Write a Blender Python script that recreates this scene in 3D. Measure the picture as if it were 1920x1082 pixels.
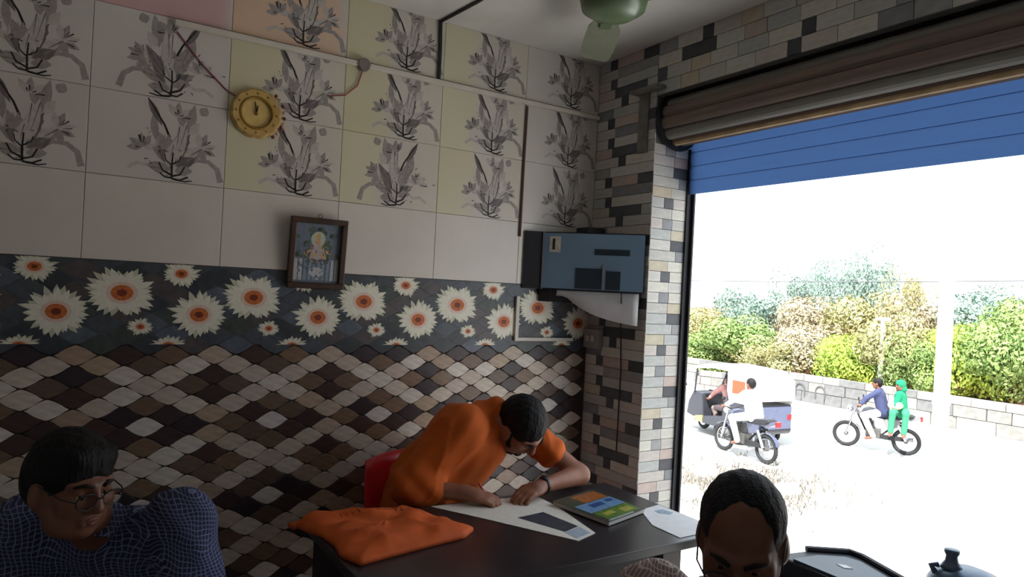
import bpy, math, random
import numpy as np
from mathutils import Vector, Matrix

for o in list(bpy.data.objects):
    bpy.data.objects.remove(o, do_unlink=True)
SC = bpy.context.scene
COL = SC.collection
PI = math.pi

# ------------------------------------------------------------------ camera
CAM = Vector((2.87426, -2.30363, 1.56))
YAW, PITCH, ROLL, FPX = 0.564734, 0.0033804, 0.0516132, 1296.95
cd = Vector((-math.cos(YAW) * math.cos(PITCH), math.sin(YAW) * math.cos(PITCH), math.sin(PITCH)))
cr = cd.cross(Vector((0, 0, 1))).normalized()
cu = cr.cross(cd)
c_, s_ = math.cos(ROLL), math.sin(ROLL)
cr, cu = cr * c_ + cu * s_, cu * c_ - cr * s_
cam_data = bpy.data.cameras.new('camera')
cam_data.sensor_width = 36.0
cam_data.lens = FPX / 1920 * 36
cam_data.clip_start = 0.05
cam_data.clip_end = 400
cam = bpy.data.objects.new('camera', cam_data)
COL.objects.link(cam)
M = Matrix.Identity(4)
for i in range(3):
    M[i][0], M[i][1], M[i][2], M[i][3] = cr[i], cu[i], -cd[i], CAM[i]
cam.matrix_world = M
SC.camera = cam

# ------------------------------------------------------------------ sky, sun, exposure
world = bpy.data.worlds.new('world')
SC.world = world
world.use_nodes = True
wn = world.node_tree
bg = wn.nodes['Background']
bg.inputs['Color'].default_value = (0.84, 0.93, 1.0, 1)
bg.inputs['Strength'].default_value = 2.6
sun_data = bpy.data.lights.new('sun', 'SUN')
sun_data.energy = 16.0
sun_data.angle = math.radians(1.5)
sun_data.color = (1.0, 0.97, 0.93)
sun = bpy.data.objects.new('sun', sun_data)
COL.objects.link(sun)
sun.location = (-8, -10, 20)
sun.rotation_euler = Vector((-0.25, 0.45, -0.9)).to_track_quat('-Z', 'Y').to_euler()
portal_data = bpy.data.lights.new('doorway_portal', 'AREA')
portal_data.shape = 'RECTANGLE'
portal_data.size, portal_data.size_y = 1.86, 2.1
portal_data.cycles.is_portal = True
portal = bpy.data.objects.new('doorway_portal', portal_data)
COL.objects.link(portal)
portal.location = (1.37, 0.33, 1.05)
portal.rotation_euler = Vector((0, -1, 0)).to_track_quat('-Z', 'Z').to_euler()
vs = SC.view_settings
vs.view_transform = 'Standard'
vs.look = 'None'
vs.exposure = 0.0
vs.gamma = 1.0
vs.use_curve_mapping = False
try:
    SC.cycles.use_denoising = True
    SC.cycles.max_bounces = 8
    SC.cycles.diffuse_bounces = 5
    SC.cycles.sample_clamp_indirect = 6.0
except Exception:
    pass

# ------------------------------------------------------------------ helpers
def lin(c):
    c = c / 255.0
    return c / 12.92 if c <= 0.04045 else ((c + 0.055) / 1.055) ** 2.4

MATS = {}
def mat(name, rgb, rough=0.6, var=0.0, scale=20.0, metal=0.0, bump=0.0, spec=0.4, rgb2=None, stretch=None, detail=3.0):
    """procedural material: colour with noise mottling towards rgb2, optional fine bump"""
    if name in MATS:
        return MATS[name]
    m = bpy.data.materials.new(name)
    m.use_nodes = True
    nt = m.node_tree
    b = nt.nodes['Principled BSDF']
    col = tuple(lin(v) for v in rgb) + (1,)
    b.inputs['Base Color'].default_value = col
    b.inputs['Roughness'].default_value = rough
    b.inputs['Metallic'].default_value = metal
    b.inputs['Specular IOR Level'].default_value = spec
    if var > 0 or bump > 0 or rgb2:
        tc = nt.nodes.new('ShaderNodeTexCoord')
        mp = nt.nodes.new('ShaderNodeMapping')
        if stretch:
            mp.inputs['Scale'].default_value = stretch
        nz = nt.nodes.new('ShaderNodeTexNoise')
        nz.inputs['Scale'].default_value = scale
        nz.inputs['Detail'].default_value = detail
        nt.links.new(tc.outputs['Object'], mp.inputs['Vector'])
        nt.links.new(mp.outputs['Vector'], nz.inputs['Vector'])
        if var > 0 or rgb2:
            rp = nt.nodes.new('ShaderNodeValToRGB')
            rp.color_ramp.elements[0].position = 0.3
            rp.color_ramp.elements[1].position = 0.7
            c2 = tuple(lin(v) for v in rgb2) + (1,) if rgb2 else tuple(max(0, x * (1 - var)) for x in col[:3]) + (1,)
            c1 = col if rgb2 else tuple(min(1, x * (1 + var)) for x in col[:3]) + (1,)
            rp.color_ramp.elements[0].color = c2
            rp.color_ramp.elements[1].color = c1
            nt.links.new(nz.outputs['Fac'], rp.inputs['Fac'])
            nt.links.new(rp.outputs['Color'], b.inputs['Base Color'])
        if bump > 0:
            bp = nt.nodes.new('ShaderNodeBump')
            bp.inputs['Strength'].default_value = bump
            bp.inputs['Distance'].default_value = 0.01
            nt.links.new(nz.outputs['Fac'], bp.inputs['Height'])
            nt.links.new(bp.outputs['Normal'], b.inputs['Normal'])
    MATS[name] = m
    return m

def tag(o, label=None, cat=None, group=None, kind=None):
    if label: o['label'] = label
    if cat: o['category'] = cat
    if group: o['group'] = group
    if kind: o['kind'] = kind
    return o

def link(name, me, parent=None, loc=None, rot=None):
    o = bpy.data.objects.new(name, me)
    COL.objects.link(o)
    if parent is not None:
        o.parent = parent
    if loc is not None:
        o.location = loc
    if rot is not None:
        o.rotation_euler = rot
    return o

def empty(name, loc=(0, 0, 0), rz=0.0):
    o = bpy.data.objects.new(name, None)
    COL.objects.link(o)
    o.empty_display_size = 0.05
    o.location = loc
    o.rotation_euler = (0, 0, rz)
    return o

class MB:
    """collects faces for ONE mesh object"""
    def __init__(s):
        s.v, s.f, s.mi = [], [], []
    def add(s, vs, fs, mi=0):
        n = len(s.v)
        s.v.extend([tuple(p) for p in vs])
        for f in fs:
            s.f.append(tuple(i + n for i in f)); s.mi.append(mi)
        return s
    def box(s, a, b, mi=0, M=None):
        x0, y0, z0 = a; x1, y1, z1 = b
        vs = [(x0, y0, z0), (x1, y0, z0), (x1, y1, z0), (x0, y1, z0), (x0, y0, z1), (x1, y0, z1), (x1, y1, z1), (x0, y1, z1)]
        if M is not None: vs = [M @ Vector(p) for p in vs]
        return s.add(vs, [(3, 2, 1, 0), (4, 5, 6, 7), (0, 1, 5, 4), (1, 2, 6, 5), (2, 3, 7, 6), (3, 0, 4, 7)], mi)
    def tube(s, pts, r, n=8, mi=0, cap=True):
        pts = [Vector(p) for p in pts]
        rs = r if isinstance(r, (list, tuple)) else [r] * len(pts)
        rings = []
        up = None
        for i, p in enumerate(pts):
            t = (pts[min(i + 1, len(pts) - 1)] - pts[max(i - 1, 0)]).normalized()
            if up is None:
                up = Vector((0, 0, 1)) if abs(t.z) < 0.9 else Vector((1, 0, 0))
            a = t.cross(up)
            if a.length < 1e-5:
                a = t.orthogonal()
            a.normalize(); b = a.cross(t).normalized(); up = b
            rings.append([p + (a * math.cos(2 * PI * k / n) + b * math.sin(2 * PI * k / n)) * rs[i] for k in range(n)])
        vs = [q for rg in rings for q in rg]
        fs = []
        for i in range(len(pts) - 1):
            for k in range(n):
                k2 = (k + 1) % n
                fs.append((i * n + k, i * n + k2, (i + 1) * n + k2, (i + 1) * n + k))
        if cap:
            fs.append(tuple(range(n - 1, -1, -1)))
            fs.append(tuple((len(pts) - 1) * n + k for k in range(n)))
        return s.add(vs, fs, mi)
    def lathe(s, prof, M=None, n=24, mi=0):
        """profile of (r, z) turned about z"""
        vs = []
        for r, z in prof:
            for k in range(n):
                a = 2 * PI * k / n
                vs.append(Vector((r * math.cos(a), r * math.sin(a), z)))
        if M is not None: vs = [M @ p for p in vs]
        fs = []
        for i in range(len(prof) - 1):
            for k in range(n):
                k2 = (k + 1) % n
                fs.append((i * n + k, i * n + k2, (i + 1) * n + k2, (i + 1) * n + k))
        fs.append(tuple(range(n - 1, -1, -1)))
        fs.append(tuple((len(prof) - 1) * n + k for k in range(n)))
        return s.add(vs, fs, mi)
    def torus(s, R, r, M=None, n=28, m=8, mi=0, sx=1.0):
        vs, fs = [], []
        for i in range(n):
            a = 2 * PI * i / n
            for j in range(m):
                b = 2 * PI * j / m
                vs.append(Vector(((R + r * math.cos(b)) * math.cos(a), (R + r * math.cos(b)) * math.sin(a), r * sx * math.sin(b))))
        if M is not None: vs = [M @ p for p in vs]
        for i in range(n):
            for j in range(m):
                fs.append((i * m + j, ((i + 1) % n) * m + j, ((i + 1) % n) * m + (j + 1) % m, i * m + (j + 1) % m))
        return s.add(vs, fs, mi)
    def ball(s, c, r, n=14, m=8, mi=0, M=None):
        rx, ry, rz = r if isinstance(r, (list, tuple)) else (r, r, r)
        vs, fs = [], []
        for i in range(m + 1):
            a = PI * i / m
            for j in range(n):
                b = 2 * PI * j / n
                vs.append(Vector((rx * math.sin(a) * math.cos(b), ry * math.sin(a) * math.sin(b), rz * math.cos(a))))
        vs = [Vector(c) + (M @ p if M is not None else p) for p in vs]
        for i in range(m):
            for j in range(n):
                fs.append((i * n + j, (i + 1) * n + j, (i + 1) * n + (j + 1) % n, i * n + (j + 1) % n))
        return s.add(vs, fs, mi)
    def prism(s, poly, axis, a, b, mi=0):
        """extrude a 2-D polygon along axis 0/1/2 from a to b"""
        def P(u, v, w):
            return {0: (w, u, v), 1: (u, w, v), 2: (u, v, w)}[axis]
        n = len(poly)
        vs = [P(u, v, a) for u, v in poly] + [P(u, v, b) for u, v in poly]
        fs = [tuple(range(n - 1, -1, -1)), tuple(range(n, 2 * n))]
        for k in range(n):
            k2 = (k + 1) % n
            fs.append((k, k2, n + k2, n + k))
        return s.add(vs, fs, mi)
    def mesh(s, name, mats, smooth=False):
        me = bpy.data.meshes.new(name)
        me.from_pydata([tuple(p) for p in s.v], [], s.f)
        for m in (mats if isinstance(mats, (list, tuple)) else [mats]):
            me.materials.append(m)
        if len(set(s.mi)) > 1 or (s.mi and s.mi[0]):
            me.polygons.foreach_set('material_index', s.mi)
        if smooth:
            me.polygons.foreach_set('use_smooth', [True] * len(s.f))
        me.update()
        return me
    def build(s, name, mats, parent=None, smooth=False, loc=None, fix=True, bevel=0.0):
        me = s.mesh(name, mats, smooth)
        if fix:
            import bmesh
            bm = bmesh.new(); bm.from_mesh(me)
            bmesh.ops.recalc_face_normals(bm, faces=bm.faces)
            bm.to_mesh(me); bm.free()
        o = link(name, me, parent, loc)
        if bevel > 0:
            md = o.modifiers.new('bevel', 'BEVEL'); md.width = bevel; md.segments = 2; md.limit_method = 'ANGLE'
        return o

def at_base(parts, root):
    """parts were built in world coordinates: keep them there under a root that stands at its base"""
    for p in parts:
        p.parent = root
        p.location = Vector(p.location) - root.location

def euler_m(loc=(0, 0, 0), rx=0, ry=0, rz=0):
    return Matrix.Translation(loc) @ Matrix.Rotation(rz, 4, 'Z') @ Matrix.Rotation(ry, 4, 'Y') @ Matrix.Rotation(rx, 4, 'X')

# ---------------- smooth implicit bodies (one continuous surface from capsules and ellipsoids)
def cap(a, b, ra, rb=None, k=0.02, op='u'):
    rb = ra if rb is None else rb
    return ('c', np.array(a, float), np.array(b, float), ra, rb, k, op)
def ell(c, r, R=None, k=0.02, op='u'):
    return ('e', np.array(c, float), np.array(r, float), np.eye(3) if R is None else np.array(R, float), None, k, op)
def xf(prims, M):
    """prims of a local frame put into the world by the rigid matrix M"""
    A = np.array([[M[i][j] for j in range(3)] for i in range(3)]); t = np.array([M[i][3] for i in range(3)])
    sc = np.linalg.norm(A[:, 0]); Rn = A / sc
    out = []
    for p in prims:
        if p[0] == 'c':
            out.append(('c', A @ p[1] + t, A @ p[2] + t, p[3] * sc, p[4] * sc, p[5] * sc, p[6]))
        else:
            out.append(('e', A @ p[1] + t, p[2] * sc, Rn @ p[3], None, p[5] * sc, p[6]))
    return out

def sdf_mesh(name, prims, vox, material, noise=None, planes=()):
    lo = np.min([np.minimum(p[1], p[2]) - max(p[3], p[4]) if p[0] == 'c' else p[1] - p[2].max() for p in prims if p[6] == 'u'], axis=0) - 4 * vox
    hi = np.max([np.maximum(p[1], p[2]) + max(p[3], p[4]) if p[0] == 'c' else p[1] + p[2].max() for p in prims if p[6] == 'u'], axis=0) + 4 * vox
    n = np.ceil((hi - lo) / vox).astype(int) + 1
    F = np.full(n, 1.0, np.float32)
    ax = [(lo[i] + vox * np.arange(n[i])).astype(np.float32) for i in range(3)]
    for p in prims:
        kind, P1, P2, r1, r2, k, op = p
        if kind == 'c':
            a0 = np.minimum(P1, P2) - max(r1, r2); a1 = np.maximum(P1, P2) + max(r1, r2)
        else:
            a0 = P1 - P2.max(); a1 = P1 + P2.max()
        mg = k + 4 * vox
        i0 = np.clip(np.floor((a0 - mg - lo) / vox).astype(int), 0, n); i1 = np.clip(np.ceil((a1 + mg - lo) / vox).astype(int) + 1, 0, n)
        if (i1 <= i0).any(): continue
        sl = tuple(slice(i0[j], i1[j]) for j in range(3))
        X = ax[0][sl[0]][:, None, None]; Y = ax[1][sl[1]][None, :, None]; Z = ax[2][sl[2]][None, None, :]
        if kind == 'c':
            ba = P2 - P1; L = max(float(ba @ ba), 1e-9)
            px, py, pz = X - P1[0], Y - P1[1], Z - P1[2]
            t = np.clip((px * ba[0] + py * ba[1] + pz * ba[2]) / L, 0, 1)
            d = np.sqrt((px - t * ba[0]) ** 2 + (py - t * ba[1]) ** 2 + (pz - t * ba[2]) ** 2) - (r1 + t * (r2 - r1))
        else:
            px, py, pz = X - P1[0], Y - P1[1], Z - P1[2]
            R = r1
            q = [R[0][j] * px + R[1][j] * py + R[2][j] * pz for j in range(3)]
            k0 = np.sqrt(sum((q[j] / P2[j]) ** 2 for j in range(3)))
            k1 = np.sqrt(sum((q[j] / P2[j] ** 2) ** 2 for j in range(3))) + 1e-6
            d = k0 * (k0 - 1) / k1
        a = F[sl]
        if op == 'u':
            h = np.clip(0.5 + 0.5 * (d - a) / k, 0, 1)
            F[sl] = d + (a - d) * h - k * h * (1 - h)
        else:
            d = -d
            h = np.clip(0.5 - 0.5 * (d - a) / k, 0, 1)
            F[sl] = d + (a - d) * h + k * h * (1 - h)
    XX = ax[0][:, None, None]; YY = ax[1][None, :, None]; ZZ = ax[2][None, None, :]
    if noise is not None:
        F = F + noise(XX, YY, ZZ).astype(np.float32)
    for (pn, pd) in planes:      # keep where pn.p < pd
        F = np.maximum(F, (pn[0] * XX + pn[1] * YY + pn[2] * ZZ - pd).astype(np.float32))
    for j in range(3):           # closed at the box
        sl = [slice(None)] * 3
        sl[j] = 0; F[tuple(sl)] = 1.0
        sl[j] = -1; F[tuple(sl)] = 1.0
    S = F < 0
    c = [S[i:n[0] - 1 + i, j:n[1] - 1 + j, k2:n[2] - 1 + k2] for i in (0, 1) for j in (0, 1) for k2 in (0, 1)]
    cnt = sum(x.astype(np.int8) for x in c)
    I = np.argwhere((cnt > 0) & (cnt < 8))
    idx = -np.ones(n - 1, np.int64); idx[tuple(I.T)] = np.arange(len(I))
    acc = np.zeros((len(I), 3)); num = np.zeros(len(I))
    cor = [np.array((i, j, k2)) for i in (0, 1) for j in (0, 1) for k2 in (0, 1)]
    val = [F[tuple((I + q).T)] for q in cor]
    for a in range(8):
        for b in range(a + 1, 8):
            if np.abs(cor[a] - cor[b]).sum() != 1: continue
            m = (val[a] < 0) != (val[b] < 0)
            t = val[a][m] / (val[a][m] - val[b][m])
            acc[m] += cor[a] + t[:, None] * (cor[b] - cor[a]); num[m] += 1
    V = lo + vox * (I + acc / np.maximum(num, 1)[:, None])
    quads = []
    for axn in range(3):
        o1, o2 = (axn + 1) % 3, (axn + 2) % 3
        sa = [slice(1, -1)] * 3; sb = [slice(1, -1)] * 3
        sa[axn] = slice(0, -1); sb[axn] = slice(1, None)
        A, B = S[tuple(sa)], S[tuple(sb)]
        E = np.argwhere(A != B)
        off = np.ones(3, int); off[axn] = 0
        Ei = E + off
        e1 = np.zeros(3, int); e1[o1] = 1
        e2 = np.zeros(3, int); e2[o2] = 1
        q = np.stack([idx[tuple((Ei - e1 - e2).T)], idx[tuple((Ei - e2).T)], idx[tuple(Ei.T)], idx[tuple((Ei - e1).T)]], 1)
        fl = ~A[tuple(E.T)]
        q[fl] = q[fl][:, ::-1]
        quads.append(q)
    Q = np.concatenate(quads)
    Q = Q[(Q >= 0).all(1)]
    me = bpy.data.meshes.new(name)
    me.vertices.add(len(V)); me.vertices.foreach_set('co', V.astype(np.float32).ravel())
    me.loops.add(len(Q) * 4); me.loops.foreach_set('vertex_index', Q.astype(np.int32).ravel())
    me.polygons.add(len(Q)); me.polygons.foreach_set('loop_start', np.arange(0, len(Q) * 4, 4, dtype=np.int32))
    me.polygons.foreach_set('loop_total', np.full(len(Q), 4, np.int32))
    me.polygons.foreach_set('use_smooth', [True] * len(Q))
    me.update(calc_edges=True)
    me.validate()
    me.materials.append(material)
    return me
# ------------------------------------------------------------------ room shell
RND = random.Random(7)
ZC = 2.775                      # ceiling
TW, TH = 0.4572, 0.3048         # wall tile
ZD = 1.596                      # top of the daisy row
ZL = ZD + TH                    # foot of the lily rows
ZB = ZD - TH                    # foot of the daisy row
XR, YB = 4.3, -4.3
PX = 0.44                       # width of the left pillar
RV = 0.27                       # depth of the opening
ZH = 2.525                      # underside of the tiled header
XO = 2.30                       # right end of the opening

m_plaster = mat('limewash plaster', (238, 234, 228), 0.9, rgb2=(210, 206, 198), scale=2.2, bump=0.25, detail=6)
m_backwall = mat('pale painted plaster', (226, 224, 222), 0.9, var=0.12, scale=3)
m_grout = mat('grout', (96, 88, 82), 0.9, var=0.15, scale=30)
m_darkgrout = mat('dark grout', (62, 52, 46), 0.9, var=0.2, scale=30)
m_floor = mat('floor cement tile', (176, 174, 172), 0.55, var=0.2, scale=6)
m_mosgrout = mat('mosaic grout', (110, 110, 108), 0.9, var=0.1, scale=40)

def struct(o):
    o['kind'] = 'structure'
    return o

floor = struct(MB().box((-0.25, YB - 0.2, -0.15), (XR + 0.2, 0.42, 0.0)).build('floor', m_floor))
ceiling = struct(MB().box((-0.25, YB - 0.2, ZC), (XR + 0.2, 0.0, ZC + 0.18)).build('ceiling', m_plaster))
wall_left = struct(MB().box((-0.23, YB, 0.0), (-0.007, 0.0, ZC)).build('wall_left', m_darkgrout))
wall_right = struct(MB().box((XR, YB, 0.0), (XR + 0.2, 0.0, ZC)).build('wall_right', m_backwall))
wall_back = struct(MB().box((-0.23, YB - 0.2, 0.0), (XR + 0.2, YB, ZC)).build('wall_back', m_backwall))
wf = MB()
wf.box((-0.25, 0.007, -0.15), (PX - 0.007, RV, ZC + 0.18))
wf.box((PX - 0.007, 0.007, ZH), (XO, 0.045, ZC + 0.18))
wf.box((PX - 0.007, 0.045, 2.66), (XO, RV, ZC + 0.18))
wf.box((PX - 0.007, RV - 0.02, 2.40), (XO, RV, 2.70))  # unseen fascia added to stop daylight showing above the drum
wf.box((XO, 0.007, -0.15), (XR + 0.2, RV, ZC + 0.18))
wall_front = struct(wf.build('wall_front', m_mosgrout))
plinth = struct(MB().box((-6, RV + 0.0, -1.69), (XR + 3, RV + 0.15, -0.15)).build('trim_1', mat('plinth cement', (170, 165, 155), 0.9, var=0.1, scale=4)))

# ------------------------------------------------------------------ printed wall tiles of the left wall
def tile_mat(name, base, tint=None):
    m = bpy.data.materials.new(name); m.use_nodes = True
    nt = m.node_tree; b = nt.nodes['Principled BSDF']
    b.inputs['Roughness'].default_value = 0.32
    b.inputs['Specular IOR Level'].default_value = 0.35
    tc = nt.nodes.new('ShaderNodeTexCoord')
    nz = nt.nodes.new('ShaderNodeTexNoise'); nz.inputs['Scale'].default_value = 5.0; nz.inputs['Detail'].default_value = 5
    nt.links.new(tc.outputs['Object'], nz.inputs['Vector'])
    mix = nt.nodes.new('ShaderNodeMix'); mix.data_type = 'RGBA'
    mix.inputs['A'].default_value = tuple(lin(v) for v in base) + (1,)
    mix.inputs['B'].default_value = tuple(lin(v * 0.92) for v in base) + (1,)
    nt.links.new(nz.outputs['Fac'], mix.inputs['Factor'])
    out = mix.outputs['Result']
    if tint:
        rgb, u0, u1 = tint           # tint printed over the part of the tile between u0 and u1 (metres from its left edge)
        sp = nt.nodes.new('ShaderNodeSeparateXYZ'); nt.links.new(tc.outputs['Object'], sp.inputs[0])
        ad = nt.nodes.new('ShaderNodeMath'); ad.operation = 'MULTIPLY_ADD'
        nt.links.new(nz.outputs['Fac'], ad.inputs[0]); ad.inputs[1].default_value = 0.14
        nt.links.new(sp.outputs['Y'], ad.inputs[2])
        rp = nt.nodes.new('ShaderNodeValToRGB')
        for e, (pp, v) in zip(list(rp.color_ramp.elements) + [rp.color_ramp.elements.new(0.5), rp.color_ramp.elements.new(0.6)],
                              ((max(0.0, u0), 1), (u0 + 0.02, 1), (u1 + 0.05, 0.85), (u1 + 0.1, 0))):
            e.position = min(1, max(0, pp)); e.color = (v, v, v, 1)
        nt.links.new(ad.outputs[0], rp.inputs['Fac'])
        mx = nt.nodes.new('ShaderNodeMix'); mx.data_type = 'RGBA'
        nt.links.new(rp.outputs['Color'], mx.inputs['Factor'])
        nt.links.new(out, mx.inputs['A']); mx.inputs['B'].default_value = tuple(lin(v) for v in rgb) + (1,)
        out = mx.outputs['Result']
    nt.links.new(out, b.inputs['Base Color'])
    return m
WHITE = (214, 206, 200)
tm_plain = tile_mat('glazed tile plain', WHITE)
tm_white = tile_mat('glazed tile cream', (220, 211, 203))
tm_yg = tile_mat('glazed tile yellow-green wash', WHITE, ((209, 203, 174), 0.0, 0.17))
tm_peach = tile_mat('glazed tile peach wash', WHITE, ((216, 184, 158), 0.0, 0.42))
tm_pink = tile_mat('glazed tile pink wash', WHITE, ((206, 164, 164), 0.0, 0.42))
tm_olive = tile_mat('glazed tile olive wash', WHITE, ((205, 198, 164), 0.0, 0.20))
tm_slate = mat('glazed tile slate', (70, 74, 80), 0.35, var=0.25, scale=14)

def tile_mesh(name, w, h, m, t=0.007):
    g = 0.0008; c = 0.0012
    mb = MB()
    vs = [(-t, g, g), (-t, w - g, g), (-t, w - g, h - g), (-t, g, h - g),
          (-c, g, g), (-c, w - g, g), (-c, w - g, h - g), (-c, g, h - g),
          (0, g + c, g + c), (0, w - g - c, g + c), (0, w - g - c, h - g - c), (0, g + c, h - g - c)]
    fs = [(8, 9, 10, 11)]
    for a, b in ((0, 4), (4, 8)):
        for k in range(4):
            fs.append((a + k, a + (k + 1) % 4, b + (k + 1) % 4, b + k))
    mb.add(vs, fs)
    return mb.mesh(name, m)

def petal2d(x, y, ang, L, W, n=5, base=0.35):
    """outline of a lens-shaped petal from (x, y)"""
    pts = []
    for s in (1, -1):
        rng = range(n + 1) if s == 1 else range(n - 1, 0, -1)
        for i in rng:
            t = i / n
            w = W * 0.5 * math.sin(PI * t ** (0.75 + base * 0.4)) * s
            pts.append((x + L * t * math.cos(ang) - w * math.sin(ang), y + L * t * math.sin(ang) + w * math.cos(ang)))
    return pts
def stroke2d(pts, w0, w1):
    L, R = [], []
    for i, (x, y) in enumerate(pts):
        a = pts[max(i - 1, 0)]; b = pts[min(i + 1, len(pts) - 1)]
        d = math.hypot(b[0] - a[0], b[1] - a[1]) or 1
        nx, ny = -(b[1] - a[1]) / d, (b[0] - a[0]) / d
        w = w0 + (w1 - w0) * i / (len(pts) - 1)
        L.append((x + nx * w / 2, y + ny * w / 2)); R.append((x - nx * w / 2, y - ny * w / 2))
    return L, R

class Print2D:
    """flat print in the (y, z) plane, a little in front of x = 0, in layers"""
    def __init__(s, dz=0.000012):
        s.mb = MB(); s.l = 1; s.dz = dz
    def poly(s, pts, mi, inside=None):
        s.l += 1
        x = 0.0002 + s.l * s.dz
        s.mb.add([(x, u, v) for u, v in pts], [tuple(range(len(pts)))], mi)
    def petal(s, x, y, ang, L, W, mi, **k):
        s.poly(petal2d(x, y, ang, L, W, **k), mi)
    def stroke(s, pts, w0, w1, mi):
        L, R = stroke2d(pts, w0, w1)
        for i in range(len(pts) - 1):
            s.poly([L[i], L[i + 1], R[i + 1], R[i]], mi)
    def disc(s, x, y, rx, ry, mi, n=16):
        s.poly([(x + rx * math.cos(2 * PI * k / n), y + ry * math.sin(2 * PI * k / n)) for k in range(n)], mi)
    def up(s):
        s.l += 1

P_L = mat('print pale grey', (186, 178, 174), 0.4, var=0.12, scale=60)
P_M = mat('print mid grey', (152, 144, 141), 0.4, var=0.16, scale=60)
P_D = mat('print dark grey', (112, 104, 103), 0.4, var=0.2, scale=60)
P_K = mat('print black', (34, 30, 30), 0.4)
LILYM = [P_L, P_M, P_D, P_K]
def lily(mirror, seed):
    r = random.Random(seed)
    p = Print2D()
    def X(u): return (1.16 - u if mirror else u) * TW
    def Y(v): return v * TH
    def A(a): return PI - a if mirror else a
    R_ = math.radians
    # soft long leaves and buds
    for (u, v, a, L, W, mi) in ((0.70, 0.60, 80, 0.40, 0.10, 1), (0.47, 0.48, 97, 0.34, 0.075, 1), (0.40, 0.98, -62, 0.36, 0.07, 2),
                                (0.72, 0.60, 60, 0.20, 0.09, 0), (0.80, 0.86, 65, 0.13, 0.10, 1)):
        p.petal(X(u), Y(v), A(R_(a)), L * TH, W * TW * 0.8, mi)
    p.up()
    p.stroke([(X(u), Y(v)) for u, v in ((0.40, 0.98), (0.47, 0.82), (0.53, 0.68), (0.57, 0.54))], 0.004, 0.0085, 3)
    # drooping leaf
    p.stroke([(X(u), Y(v)) for u, v in ((0.70, 0.22), (0.78, 0.30), (0.87, 0.30), (0.94, 0.22), (0.97, 0.06))], 0.010, 0.022, 1)
    p.stroke([(X(u), Y(v)) for u, v in ((0.48, 0.22), (0.42, 0.17), (0.35, 0.19), (0.28, 0.12))], 0.012, 0.014, 0)
    p.up()
    # side flowers
    for (cu_, cv_, sc, n, a0) in ((0.80, 0.46, 0.16, 6, 20), (0.38, 0.38, 0.14, 5, 120), (0.62, 0.80, 0.15, 5, 60)):
        for k in range(n):
            a = a0 + (k - n / 2) * 42 + r.uniform(-8, 8)
            p.petal(X(cu_), Y(cv_), A(R_(a)), sc * TH * 1.25, 0.045 * TW * 1.2, r.choice((0, 1, 1)))
        p.up()
        for k in range(5):
            a = a0 + r.uniform(-70, 70); d = r.uniform(0.02, 0.05)
            q0 = (X(cu_) + math.cos(A(R_(a))) * d * 0.4, Y(cv_) + math.sin(R_(a)) * d * 0.4)
            q1 = (X(cu_) + math.cos(A(R_(a))) * d, Y(cv_) + math.sin(R_(a)) * d)
            p.stroke([q0, q1], 0.002, 0.005, r.choice((2, 3)))
        p.up()
    # main flower: loose spray of petals, streaked, no hard outline
    for k in range(15):
        a = (18, 48, 72, 96, 122, 150, 60, 108, 84, 35, 136, 5, 172, 90, 76)[k] + r.uniform(-7, 7)
        L = (0.36, 0.36, 0.44, 0.44, 0.38, 0.34, 0.52, 0.50, 0.60, 0.26, 0.26, 0.22, 0.24, 0.36, 0.28)[k] * r.uniform(0.9, 1.1)
        ox, oy = r.uniform(-0.04, 0.04), r.uniform(-0.02, 0.10)
        mi = (1, 0, 1, 1, 0, 1, 2, 1, 0, 2, 2, 1, 1, 0, 0)[k]
        p.petal(X(0.60 + ox), Y(0.14 + oy), A(R_(a)), L * TH, r.uniform(0.07, 0.11) * TW, mi)
        p.up()
        for q in range(2):
            b0 = a + r.uniform(-9, 9); d0 = r.uniform(0.3, 0.5) * L * TH; d1 = r.uniform(0.7, 0.95) * L * TH
            x0_, y0_ = X(0.60 + ox), Y(0.14 + oy)
            p.stroke([(x0_ + math.cos(A(R_(b0))) * d0, y0_ + math.sin(R_(b0)) * d0), (x0_ + math.cos(A(R_(b0))) * d1, y0_ + math.sin(R_(b0)) * d1)], 0.0012, 0.0035, r.choice((2, 2, 1)))
        p.up()
    for k in range(16):
        u_, v_ = r.gauss(0.60, 0.13), r.gauss(0.38, 0.16)
        if not (0.08 < u_ < 0.95 and 0.05 < v_ < 0.9): continue
        a = r.uniform(0, 360); d = r.uniform(0.006, 0.016)
        p.stroke([(X(u_), Y(v_)), (X(u_) + d * math.cos(R_(a)), Y(v_) + d * math.sin(R_(a)))], 0.004, 0.0015, r.choice((2, 2, 3)))
    p.up()
    # black curls at the heart
    for pts, w in ((((0.60, 0.05), (0.595, 0.2), (0.60, 0.36)), 0.007), (((0.60, 0.08), (0.53, 0.13), (0.50, 0.22)), 0.007), (((0.60, 0.05), (0.55, 0.05), (0.51, 0.10)), 0.006),
                   (((0.60, 0.07), (0.66, 0.10), (0.69, 0.20)), 0.007), (((0.60, 0.04), (0.66, 0.03), (0.72, 0.08)), 0.007), (((0.62, 0.03), (0.70, 0.02), (0.75, 0.04)), 0.005),
                   (((0.595, 0.20), (0.55, 0.26), (0.54, 0.33)), 0.005), (((0.60, 0.22), (0.65, 0.27), (0.66, 0.33)), 0.005)):
        p.stroke([(X(u), Y(v)) for u, v in pts], w, w * 0.7, 3)
    return p.mb.mesh('lily_print', LILYM)
lily_a, lily_b = lily(False, 3), lily(True, 5)

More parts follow.
